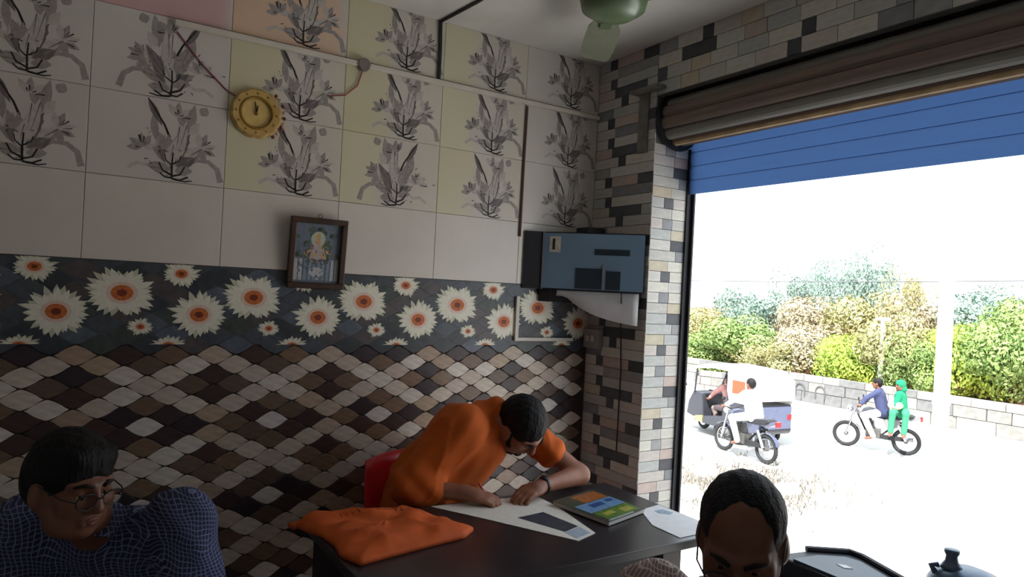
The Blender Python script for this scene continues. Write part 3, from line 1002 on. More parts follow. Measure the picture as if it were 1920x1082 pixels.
# ------------------------------------------------------------------ ceiling fan
FX, FY, FZ = 0.972, -0.734, 2.60
fan = empty('ceiling_fan', (FX, FY, FZ))
tag(fan, 'green ceiling fan with a rounded motor housing', 'fan')
m_fan = mat('green enamel', (104, 122, 92), 0.25, var=0.1, scale=10, spec=0.6)
m_blade = mat('fan blade enamel', (138, 142, 122), 0.45, var=0.1, scale=8)
T = Matrix.Translation((0, 0, 0))
MB().lathe([(0.02, 0.085), (0.085, 0.080), (0.118, 0.05), (0.122, 0.01), (0.112, -0.028), (0.075, -0.052), (0.02, -0.058)], None, 36).build('motor_housing', m_fan, fan, smooth=True)
MB().lathe([(0.014, 0.07), (0.014, 0.172)], None, 14).build('down_rod', m_fan, fan)
MB().lathe([(0.055, 0.12), (0.03, 0.155), (0.055, 0.172)], None, 20).build('canopy', m_fan, fan, smooth=True)
ang0 = math.atan2(cd.y, cd.x) + 0.0
for k in range(3):
    a = ang0 + k * 2 * PI / 3
    Mb = Matrix.Rotation(a, 4, 'Z')
    b = MB()
    for i, (rr, w) in enumerate(((0.17, 0.085), (0.25, 0.125), (0.45, 0.135), (0.58, 0.125), (0.605, 0.09))):
        tw = math.radians(9)
        for s in (-1, 1):
            for t in (0.002, -0.002):
                b.v.append(tuple(Mb @ Vector((rr, s * w / 2, s * w / 2 * math.sin(tw) + t))))
    for i in range(4):
        q = i * 4
        for f in ((q, q + 4, q + 6, q + 2), (q + 1, q + 3, q + 7, q + 5), (q, q + 1, q + 5, q + 4), (q + 2, q + 6, q + 7, q + 3)):
            b.f.append(f); b.mi.append(0)
    b.f.append((0, 2, 3, 1)); b.mi.append(0); b.f.append((16, 17, 19, 18)); b.mi.append(0)
    b.build('blade', m_blade, fan)
    b = MB()
    b.box((0.09, -0.022, -0.006), (0.24, 0.022, 0.002), M=Mb)
    b.build('blade_arm', m_fan, fan)
# ------------------------------------------------------------------ desk and the things on it
DZ = 0.76
dk = empty('desk', (0.93, -0.98, 0.0))
tag(dk, 'dark laminated desk in front of the man writing', 'desk')
m_lam = mat('dark laminate', (46, 42, 46), 0.28, var=0.15, scale=8, stretch=(4, 0.6, 1), spec=0.45)
m_lam2 = mat('dark laminate side', (40, 34, 34), 0.5, var=0.15, scale=8)
m_lam3 = mat('grey edge board', (110, 104, 100), 0.5, var=0.1)
parts = [MB().box((0.60, -1.62, DZ - 0.03), (1.262, -0.34, DZ)).build('desk_top', m_lam, bevel=0.003),
         MB().box((0.63, -1.60, 0.0), (1.235, -1.575, DZ - 0.03)).build('side_panel', m_lam2),
         MB().box((0.66, -0.622, 0.0), (1.236, -0.540, DZ - 0.03)).build('side_panel', m_lam3),
         MB().box((1.195, -1.575, 0.08), (1.215, -0.622, DZ - 0.03)).build('front_panel', m_lam2)]
at_base(parts, dk)

def quad_slab(name, pts, z0, z1, m):
    """thin sheet over a desk-plane outline"""
    return MB().prism(pts, 2, z0, z1).build(name, m)
m_paper = mat('white paper', (238, 238, 242), 0.7, var=0.04, scale=40)
m_news = mat('newsprint', (232, 228, 220), 0.8, var=0.06, scale=60)
# long sheet under the writing hands
np_ = empty('newspaper_sheet', (0.82, -0.93, DZ))
tag(np_, 'long white printed sheet on the desk under the writing hands', 'paper')
P = [Vector(p) for p in ((0.612, -1.17), (0.622, -0.93), (0.655, -0.735), (0.79, -0.735), (1.08, -0.785), (1.115, -0.885), (0.80, -1.06))]
parts = [quad_slab('sheet', [(p.x, p.y) for p in P], DZ + 0.0005, DZ + 0.002, m_news),
         quad_slab('photo_panel', [(0.845, -0.945), (0.83, -0.825), (1.005, -0.80), (1.03, -0.875)], DZ + 0.0022, DZ + 0.0027, mat('printed dark photo', (44, 50, 62), 0.5, rgb2=(70, 78, 92), scale=35)),
         quad_slab('print_block', [(1.035, -0.88), (1.01, -0.80), (1.075, -0.802), (1.095, -0.875)], DZ + 0.0022, DZ + 0.0027, mat('printed pale blue', (170, 186, 204), 0.6, var=0.1, scale=60))]
at_base(parts, np_)
# magazine
mg = empty('magazine', (0.88, -0.60, DZ))
tag(mg, 'thick colourful magazine with orange, blue and green cover on the desk', 'magazine')
q0, q1, q2, q3 = Vector((0.775, -0.745)), Vector((0.715, -0.50)), Vector((0.99, -0.475)), Vector((1.05, -0.70))
def mgp(u, v):
    p = q0.lerp(q3, u).lerp(q1.lerp(q2, u), v)
    return (p.x, p.y)
z0 = DZ + 0.0025
parts = [quad_slab('pages', [mgp(.01, .01), mgp(.01, .99), mgp(.99, .99), mgp(.99, .01)], DZ + 0.0028, z0 + 0.014, mat('page edges', (190, 186, 180), 0.8)),
         quad_slab('cover', [mgp(0, 0), mgp(0, 1), mgp(1, 1), mgp(1, 0)], z0 + 0.0142, z0 + 0.0155, mat('cover dark green', (48, 58, 50), 0.35, rgb2=(70, 84, 60), scale=40))]
r = random.Random(9)
MGM = [mat('cover ' + n_, c, 0.35, rgb2=c2, scale=50) for n_, c, c2 in (('orange', (190, 104, 44), (120, 78, 40)), ('sky blue', (120, 160, 196), (90, 130, 180)), ('deep blue', (40, 70, 130), (60, 90, 150)), ('leaf green', (110, 140, 52), (70, 104, 46)), ('yellow', (190, 176, 80), (140, 150, 60)), ('pale', (190, 200, 196), (150, 170, 180)))]
for (u0, u1, v0, v1, mi) in ((.06, .34, .35, .94, 0), (.36, .66, .06, .95, 1), (.42, .54, .30, .62, 2), (.40, .50, .72, .9, 2), (.68, .95, .08, .94, 3), (.74, .84, .2, .45, 4), (.76, .9, .6, .85, 4), (.955, .985, .05, .7, 5)):
    parts.append(quad_slab('cover_print', [mgp(u0, v0), mgp(u0, v1), mgp(u1, v1), mgp(u1, v0)], z0 + 0.0156, z0 + 0.0160 + 0.0001 * mi, MGM[mi]))
at_base(parts, mg)
# sheet at the far end of the desk
wp = empty('loose_paper', (1.08, -0.45, DZ))
tag(wp, 'bright white sheet with a small blue stamp at the window end of the desk', 'paper')
parts = [quad_slab('sheet', [(0.955, -0.465), (0.935, -0.352), (1.165, -0.348), (1.235, -0.43), (1.235, -0.548), (1.10, -0.545)], DZ + 0.0005, DZ + 0.002, m_paper),
         quad_slab('stamp', [(0.985, -0.425), (0.985, -0.385), (1.03, -0.37), (1.045, -0.40), (1.015, -0.43)], DZ + 0.0022, DZ + 0.0026, mat('blue stamp', (110, 150, 180), 0.6, rgb2=(190, 204, 214), scale=80))]
at_base(parts, wp)

# orange cloth bag lying over the left end of the desk
def bag():
    m_or = mat('orange nonwoven cloth', (208, 92, 34), 0.75, var=0.12, scale=14, bump=0.15)
    out = [(0.53, -1.66), (0.585, -1.52), (0.60, -1.38), (0.615, -1.285), (0.70, -1.235), (0.90, -1.155), (0.945, -1.21), (0.965, -1.33), (0.99, -1.47), (1.015, -1.585), (0.93, -1.615), (0.85, -1.605), (0.76, -1.615), (0.66, -1.64)]
    cx_, cy_ = 0.79, -1.42
    rings = [1.0, 0.95, 0.88, 0.80, 0.72, 0.64, 0.56, 0.47, 0.38, 0.28, 0.18, 0.08]
    # refine outline
    ol = []
    for i in range(len(out)):
        a, b = out[i], out[(i + 1) % len(out)]
        for t in range(8):
            ol.append((a[0] + (b[0] - a[0]) * t / 8, a[1] + (b[1] - a[1]) * t / 8))
    n = len(ol)
    def hgt(x, y, f):
        base = 0.024 * (1 - f ** 5)
        w = 0.007 * math.sin(26 * x + 14 * y + 2 * math.sin(19 * y)) + 0.013 * (1 - abs(math.sin(17 * y - 20 * x + math.sin(20 * x)))) ** 2 + 0.011 * (1 - abs(math.sin(24 * x + 9 * y + 1.5 * math.sin(15 * y)))) ** 3 + 0.003 * math.sin(62 * x + 30 * y)
        return DZ + 0.004 + base + w * (1 - f ** 4) * 0.9 + 0.010
    def sag(x, y):
        return -0.05 * max(0, (0.60 - x) / 0.07) - 0.02 * max(0, (-1.62 - y) / 0.04)
    b = MB()
    vs = []
    for f in rings:
        for (x, y) in ol:
            X = cx_ + (x - cx_) * f; Y = cy_ + (y - cy_) * f
            vs.append((X, Y, hgt(X, Y, f) + max(sag(X, Y), -0.03)))
    vs.append((cx_, cy_, hgt(cx_, cy_, 0)))
    k0 = len(vs)
    for (x, y) in ol:
        vs.append((x, y, DZ + 0.0015 + max(sag(x, y), -0.03)))
    fs = []
    for i in range(len(rings) - 1):
        for k in range(n):
            fs.append((i * n + k, i * n + (k + 1) % n, (i + 1) * n + (k + 1) % n, (i + 1) * n + k))
    for k in range(n):
        fs.append(((len(rings) - 1) * n + k, (len(rings) - 1) * n + (k + 1) % n, k0 - 1))
        fs.append((k, k0 + k, k0 + (k + 1) % n, (k + 1) % n))
    fs.append(tuple(range(k0, k0 + n)))
    b.add(vs, fs)
    root = empty('cloth_bag', (0.79, -1.42, DZ))
    parts = [b.build('cloth', m_or, smooth=True)]
    # printed dark lettering, worn beyond reading: short dashes on the cloth
    r = random.Random(5)
    m_ink = mat('worn dark print', (84, 36, 24), 0.8)
    from mathutils.bvhtree import BVHTree
    bv = BVHTree.FromPolygons([tuple(v) for v in vs], fs)
    mb = MB()
    def drop(x, y):
        h = bv.ray_cast(Vector((x, y, 1.5)), Vector((0, 0, -1)))
        return h[0] + Vector((0, 0, 0.0012)) if h[0] else None
    for row in range(2):
        y = -1.56
        while y < -1.27:
            x = 0.650 + row * 0.040 + (y + 1.42) * 0.10
            for st in range(r.choice((1, 2, 2))):
                a_ = (x - 0.011 + r.uniform(0, .006), y + r.uniform(0, .010)); c_2 = (x + r.uniform(.004, .012), y + r.uniform(0, .014))
                n_ = (0.0034, 0.0034)
                q = [drop(a_[0] - n_[0], a_[1]), drop(a_[0] + n_[0], a_[1] + n_[1]), drop(c_2[0] + n_[0], c_2[1] + n_[1]), drop(c_2[0] - n_[0], c_2[1])]
                if all(w is not None for w in q): mb.add(q, [(0, 1, 2, 3)])
            y += r.uniform(0.014, 0.024)
    parts.append(mb.build('worn_print', m_ink)); parts[-1]['kind'] = 'stuff'
    at_base(parts, root)
    tag(root, 'crumpled orange cloth bag lying on the near left end of the desk', 'bag')
bag()

# ------------------------------------------------------------------ red plastic chair behind the desk
CL = Vector((-0.376, 0.926, 0)); CF = Vector((0.926, 0.376, 0))
CB = Vector((0.15, -1.085, 0))
ch = empty('plastic_chair', (CB.x + 0.2, CB.y + 0.08, 0), math.atan2(CF.y, CF.x))
tag(ch, 'red plastic chair behind the man in the orange shirt', 'chair')
m_red = mat('red plastic', (214, 38, 48), 0.28, var=0.05, scale=8, spec=0.55)
# local frame: x forward, y to the sitter's left, back at x = -0.21
b = MB(); n = 12; vs = []
for zi in range(9):
    t = zi / 8; z = 0.43 + 0.42 * t
    for i in range(n + 1):
        u = -1 + 2 * i / n
        w = 0.205 + 0.012 * math.sin(PI * t)
        zz = z - (0.008 * u ** 4 if zi == 8 else 0)
        xx = -0.20 - 0.05 * t + 0.035 * u * u
        for o_ in (0, -0.010): vs.append((xx + o_, u * w, zz))
W = (n + 1) * 2
fs = []
for zi in range(8):
    for i in range(n):
        a = zi * W + i * 2; c = a + W
        fs += [(a, a + 2, c + 2, c), (a + 1, c + 1, c + 3, a + 3)]
for i in range(n):
    a = 8 * W + i * 2; fs.append((a, a + 2, a + 3, a + 1)); a = i * 2; fs.append((a, a + 1, a + 3, a + 2))
for zi in range(8):
    a = zi * W; fs.append((a, a + W, a + W + 1, a + 1)); a = zi * W + n * 2; fs.append((a, a + 1, a + W + 1, a + W))
b.add(vs, fs)
b.build('backrest', m_red, ch, smooth=True)
MB().box((-0.20, -0.21, 0.415), (0.20, 0.21, 0.435)).build('seat', m_red, ch, bevel=0.008)
for sx in (-1, 1):
    for sy in (-1, 1):
        MB().tube([(sx * 0.17, sy * 0.18, 0.42), (sx * 0.21, sy * 0.215, 0.0)], [0.026, 0.02], 8).build('leg', m_red, ch)

# ------------------------------------------------------------------ side table by the doorway with a black case and a jug
tb = empty('side_table', (1.72, -0.20, 0.0))
tag(tb, 'low table by the doorway carrying the black case and the jug', 'table')
parts = [MB().box((1.42, -0.36, 0.655), (2.14, -0.03, 0.68)).build('table_top', m_lam2)]
for (x, y) in ((1.45, -0.33), (2.11, -0.33), (1.45, -0.06), (2.11, -0.06)):
    parts.append(MB().box((x - 0.02, y - 0.02, 0), (x + 0.02, y + 0.02, 0.655)).build('leg', m_lam2))
at_base(parts, tb)
kc = empty('black_case', (1.60, -0.20, 0.68))
tag(kc, 'flat black case with a raised rim and a bluish top panel', 'case')
m_bk = mat('black moulded plastic', (40, 44, 54), 0.45, var=0.1)
m_bk2 = mat('bluish grey panel', (74, 90, 108), 0.4, var=0.12, scale=12)
pts = [(1.445, -0.33), (1.47, -0.20), (1.55, -0.085), (1.60, -0.085), (1.80, -0.165), (1.86, -0.30), (1.80, -0.345)]
parts = [MB().prism(pts, 2, 0.681, 0.745).build('body', m_bk, bevel=0.008)]
parts.append(MB().prism([(1.51, -0.325), (1.525, -0.215), (1.575, -0.145), (1.62, -0.135), (1.78, -0.20), (1.80, -0.30), (1.77, -0.33)], 2, 0.7455, 0.752).build('top_panel', m_bk2))
rim = [(x, y, 0.75) for x, y in pts]
parts.append(MB().tube(rim[1:6], 0.011, 8).build('rim', m_bk))
parts.append(MB().prism([(1.600, -0.235), (1.622, -0.215), (1.648, -0.222), (1.632, -0.243)], 2, 0.7521, 0.7535).build('badge', m_paper))
at_base(parts, kc)
jg = empty('jug', (1.985, -0.262, 0.6805))
tag(jg, 'blue-grey metal jug with a knobbed stopper by the doorway', 'jug')
m_jug = mat('blue-grey metal', (96, 116, 140), 0.35, metal=0.3, var=0.08)
MB().lathe([(0.085, 0.0), (0.092, 0.02), (0.095, 0.13), (0.092, 0.162), (0.074, 0.190), (0.036, 0.203)], None, 28).build('body', m_jug, jg, smooth=True)
MB().lathe([(0.028, 0.199), (0.022, 0.209), (0.016, 0.218), (0.014, 0.232), (0.019, 0.241), (0.018, 0.248), (0.004, 0.249)], Matrix.Translation((-0.028, -0.024, 0)), 18).build('stopper', m_jug, jg, smooth=True)
MB().tube([(-0.055, -0.05, 0.182), (-0.064, -0.056, 0.200), (-0.05, -0.045, 0.204)], 0.008, 8).build('lug', m_jug, jg, smooth=True)
MB().tube([(0.07, 0.04, 0.15), (0.11, 0.07, 0.14), (0.115, 0.072, 0.07), (0.078, 0.045, 0.05)], 0.008, 8).build('handle', m_jug, jg, smooth=True)

# ------------------------------------------------------------------ stools that carry the two seated men
def stool(x, y, rz, top, label):
    st = empty('stool', (x, y, 0), rz)
    tag(st, label, 'stool')
    MB().box((-0.17, -0.17, top - 0.03), (0.17, 0.17, top)).build('seat', m_lam2, st, bevel=0.01)
    for sx in (-1, 1):
        for sy in (-1, 1):
            MB().tube([(sx * 0.13, sy * 0.13, top - 0.03), (sx * 0.16, sy * 0.16, 0)], 0.018, 8).build('leg', m_lam2, st)
stool(0.45, -2.06, -0.56, 0.30, 'dark stool under the man with spectacles')
stool(1.80, -0.93, -1.05, 0.325, 'dark stool under the balding man')
# ------------------------------------------------------------------ people
def frame(c, fwd, up=(0, 0, 1), s=1.0):
    f = Vector(fwd).normalized(); x = f.cross(Vector(up)).normalized(); z = x.cross(f)
    Mx = Matrix.Identity(4)
    for i in range(3):
        Mx[i][0], Mx[i][1], Mx[i][2], Mx[i][3] = x[i] * s, f[i] * s, z[i] * s, c[i]
    return Mx
def head_prims(full=True):
    p = [ell((0, -0.012, 0.030), (0.076, 0.094, 0.086)), ell((0, 0.028, -0.035), (0.059, 0.066, 0.080), k=0.03),
         cap((-0.032, 0.040, -0.082), (0.032, 0.040, -0.082), 0.030, k=0.03), ell((0, 0.068, -0.096), (0.022, 0.018, 0.016), k=0.02)]
    for s in (-1, 1):
        p += [ell((s * 0.044, 0.058, -0.022), (0.022, 0.022, 0.020), k=0.025), ell((s * 0.079, -0.006, -0.012), (0.009, 0.022, 0.032), k=0.008),
              cap((s * 0.060, 0.0, -0.03), (s * 0.045, 0.03, -0.075), 0.018, k=0.03)]
    if full:
        p += [cap((0, 0.088, 0.016), (0, 0.108, -0.026), 0.009, 0.0145, k=0.012)]
        for s in (-1, 1):
            p += [cap((s * 0.012, 0.085, 0.024), (s * 0.048, 0.070, 0.023), 0.011, 0.009, k=0.014), ell((s * 0.014, 0.096, -0.032), (0.010, 0.011, 0.009), k=0.008)]
        p += [ell((s * 0.031, 0.090, 0.002), (0.016, 0.012, 0.010), k=0.012, op='s') for s in (-1, 1)]
        p += [ell((s * 0.031, 0.0735, 0.0068), (0.0150, 0.0135, 0.0088), k=0.004) for s in (-1, 1)]
        p += [ell((s * 0.031, 0.0725, -0.0085), (0.0140, 0.0120, 0.0065), k=0.004) for s in (-1, 1)]
        p += [cap((-0.019, 0.086, -0.058), (0.019, 0.086, -0.058), 0.0075, k=0.008), cap((-0.016, 0.086, -0.069), (0.016, 0.086, -0.069), 0.008, k=0.008),
              cap((-0.022, 0.096, -0.0635), (0.022, 0.096, -0.0635), 0.003, k=0.004, op='s')]
    return p
def hand_prims(side, curl=0.35, spread=0.10, k=0.008):
    """wrist at the origin, fingers along +y, back of the hand +z, thumb towards side*x"""
    p = [ell((0, 0.048, 0), (0.041, 0.052, 0.016), k=0.012), cap((0, -0.01, 0), (0, 0.03, 0), 0.024, 0.026, k=0.02)]
    for i, (x, L) in enumerate(((0.030, 0.076), (0.0105, 0.084), (-0.0095, 0.078), (-0.028, 0.060))):
        q = np.array((x * side, 0.088 - abs(i - 1.2) * 0.005, 0.0)); a = 0.15 + curl * 0.3; dx = x * side * spread * 25
        for j, fr in enumerate((0.45, 0.31, 0.24)):
            d = np.array((dx * 0.12, math.cos(a), -math.sin(a))); d /= np.linalg.norm(d)
            e = q + d * L * fr
            p.append(cap(q, e, 0.0090 - 0.0008 * j, 0.0085 - 0.0008 * j, k=0.004 if j else k))
            q = e; a += curl + 0.12 * i * curl
    q = [(0.030 * side, 0.012, -0.004), (0.053 * side, 0.045, -0.012), (0.056 * side, 0.072, -0.020), (0.048 * side, 0.094, -0.026)]
    for j in range(3):
        p.append(cap(q[j], q[j + 1], (0.015, 0.0105, 0.009)[j], (0.0105, 0.009, 0.0078)[j], k=0.006))
    return p
def person_obj(name, me, base, label):
    """the body mesh is the thing itself; its origin is moved to its base"""
    me.transform(Matrix.Translation(-Vector(base)))
    o = link(name, me, None, base)
    return tag(o, label, 'person')
def child(name, me, body):
    me.transform(Matrix.Translation(-body.location))
    return link(name, me, body)
def mbchild(name, mb, m, body, smooth=True):
    o = mb.build(name, m, None, smooth=smooth)
    o.data.transform(Matrix.Translation(-body.location))
    o.parent = body
    return o

m_skin = mat('brown skin', (140, 92, 70), 0.5, var=0.08, scale=25, spec=0.35)
m_skin2 = mat('dark brown skin', (118, 76, 58), 0.45, var=0.08, scale=25, spec=0.4)
m_skin3 = mat('warm brown skin', (150, 102, 82), 0.5, var=0.08, scale=25, spec=0.35)
m_hair = mat('black hair', (20, 18, 18), 0.62, var=0.3, scale=140, stretch=(1, 1, 0.3), bump=0.6, spec=0.25)
m_hairg = mat('greying hair', (40, 40, 44), 0.62, rgb2=(20, 20, 22), scale=160, bump=0.6, spec=0.25)
m_eye = mat('eye white', (168, 156, 146), 0.25)
m_iris = mat('dark iris', (26, 18, 14), 0.2)
m_brow = mat('eyebrow hair', (26, 20, 18), 0.8)
m_lip = mat('lip', (124, 72, 62), 0.5)
m_rimk = mat('dark spectacle rim', (28, 26, 28), 0.35)
m_lens = bpy.data.materials.new('spectacle lens'); m_lens.use_nodes = True
_b = m_lens.node_tree.nodes['Principled BSDF']
_b.inputs['Transmission Weight'].default_value = 1.0; _b.inputs['Roughness'].default_value = 0.02; _b.inputs['IOR'].default_value = 1.1
m_trouser = mat('dark trouser cloth', (44, 44, 50), 0.85, var=0.15, scale=40)

def face_bits(Mh, body, specs=False, brows=True):
    for s in (-1, 1):
        b = MB().ball((0, 0, 0), 0.0112, 14, 10)
        b.v = [Mh @ (Vector(p) + Vector((s * 0.031, 0.0735, -0.0005))) for p in b.v]
        e = mbchild('eye', b, m_eye, body)
        b = MB().ball((0, 0, 0), (0.0056, 0.0028, 0.0056), 10, 6)
        b.v = [Mh @ (Vector(p) + Vector((s * 0.031, 0.0832, -0.0015))) for p in b.v]
        mbchild('iris', b, m_iris, body)
        if brows:
            b = MB().tube([Mh @ Vector(q) for q in ((s * 0.012, 0.0985, 0.024), (s * 0.030, 0.0925, 0.030), (s * 0.050, 0.0785, 0.024))], [0.0045, 0.005, 0.003], 6)
            mbchild('eyebrow', b, m_brow, body)
    b = MB().tube([Mh @ Vector(q) for q in ((-0.02, 0.0885, -0.0615), (-0.008, 0.0955, -0.058), (0, 0.0945, -0.059), (0.008, 0.0955, -0.058), (0.02, 0.0885, -0.0615))], [0.002, 0.0042, 0.0036, 0.0042, 0.002], 6)
    mbchild('lip', b, m_lip, body)
    b = MB().tube([Mh @ Vector(q) for q in ((-0.017, 0.089, -0.066), (0, 0.0965, -0.069), (0.017, 0.089, -0.066))], [0.002, 0.0045, 0.002], 6)
    mbchild('lip', b, m_lip, body)
    if specs:
        g = None
        for s in (-1, 1):
            ring = []
            for k in range(21):
                a = 2 * PI * k / 20
                ring.append(Mh @ Vector((s * 0.033 + 0.0255 * math.cos(a), 0.112 - abs(math.cos(a)) * 0.004, -0.004 + 0.019 * math.sin(a))))
            o = mbchild('spectacle_rim', MB().tube(ring, 0.0017, 6, cap=False), m_rimk, body)
            b = MB(); b.add([Mh @ Vector((s * 0.033 + 0.0245 * math.cos(2 * PI * k / 20), 0.1115, -0.004 + 0.018 * math.sin(2 * PI * k / 20))) for k in range(20)], [tuple(range(20))])
            mbchild('spectacle_lens', b, m_lens, body, smooth=False)
            mbchild('spectacle_temple', MB().tube([Mh @ Vector(q) for q in ((s * 0.0585, 0.109, 0.0), (s * 0.076, 0.08, 0.002), (s * 0.083, -0.005, 0.012), (s * 0.082, -0.03, -0.008))], 0.0018, 6), m_rimk, body)
        mbchild('spectacle_bridge', MB().tube([Mh @ Vector(q) for q in ((-0.008, 0.1125, -0.001), (0, 0.1155, 0.003), (0.008, 0.1125, -0.001))], 0.0017, 6), m_rimk, body)

def check_mat(name, dark, light, scale, rot=0.0, lw=0.02):
    m = bpy.data.materials.new(name); m.use_nodes = True
    nt = m.node_tree; b = nt.nodes['Principled BSDF']; b.inputs['Roughness'].default_value = 0.85
    tc = nt.nodes.new('ShaderNodeTexCoord'); mp = nt.nodes.new('ShaderNodeMapping')
    sx_ = nt.nodes.new('ShaderNodeSeparateXYZ'); cb_ = nt.nodes.new('ShaderNodeCombineXYZ')
    mp.inputs['Rotation'].default_value = (0, 0, rot)
    nt.links.new(tc.outputs['Object'], mp.inputs['Vector']); nt.links.new(mp.outputs['Vector'], sx_.inputs[0])
    wv = nt.nodes.new('ShaderNodeTexNoise'); wv.inputs['Scale'].default_value = 7.0; nt.links.new(tc.outputs['Object'], wv.inputs['Vector'])
    for src, dst in (('Y', 'X'), ('Z', 'Y')):
        ma = nt.nodes.new('ShaderNodeMath'); ma.operation = 'MULTIPLY_ADD'; ma.inputs[1].default_value = 0.09
        nt.links.new(wv.outputs['Fac'], ma.inputs[0]); nt.links.new(sx_.outputs[src], ma.inputs[2]); nt.links.new(ma.outputs[0], cb_.inputs[dst])
    br = nt.nodes.new('ShaderNodeTexBrick'); br.offset = 0.0
    br.inputs['Scale'].default_value = scale; br.inputs['Mortar Size'].default_value = lw; br.inputs['Mortar Smooth'].default_value = 0.4
    br.inputs['Brick Width'].default_value = 0.22; br.inputs['Row Height'].default_value = 0.22
    for n_, c in (('Color1', dark), ('Color2', tuple(v * 0.85 for v in dark)), ('Mortar', light)):
        br.inputs[n_].default_value = tuple(lin(v) for v in c) + (1,)
    nt.links.new(cb_.outputs[0], br.inputs['Vector'])
    nt.links.new(br.outputs['Color'], b.inputs['Base Color'])
    return m

def V(*a): return np.array(a, float)
def hair_mesh(name, Mh, prims_local, vox, m, seed=0, amp=0.0011, planes_local=()):
    Mi = Mh.inverted()
    A = [[Mi[i][j] for j in range(4)] for i in range(3)]
    def nz(X, Y, Z):
        lx = A[0][0] * X + A[0][1] * Y + A[0][2] * Z + A[0][3]
        ly = A[1][0] * X + A[1][1] * Y + A[1][2] * Z + A[1][3]
        lz = A[2][0] * X + A[2][1] * Y + A[2][2] * Z + A[2][3]
        return amp * (np.sin(160 * lx + 40 * lz + seed) * np.cos(90 * ly + 70 * lz) + 0.6 * np.sin(260 * lx + 120 * ly + seed))
    return sdf_mesh(name, xf(prims_local, Mh), vox, m, noise=nz)

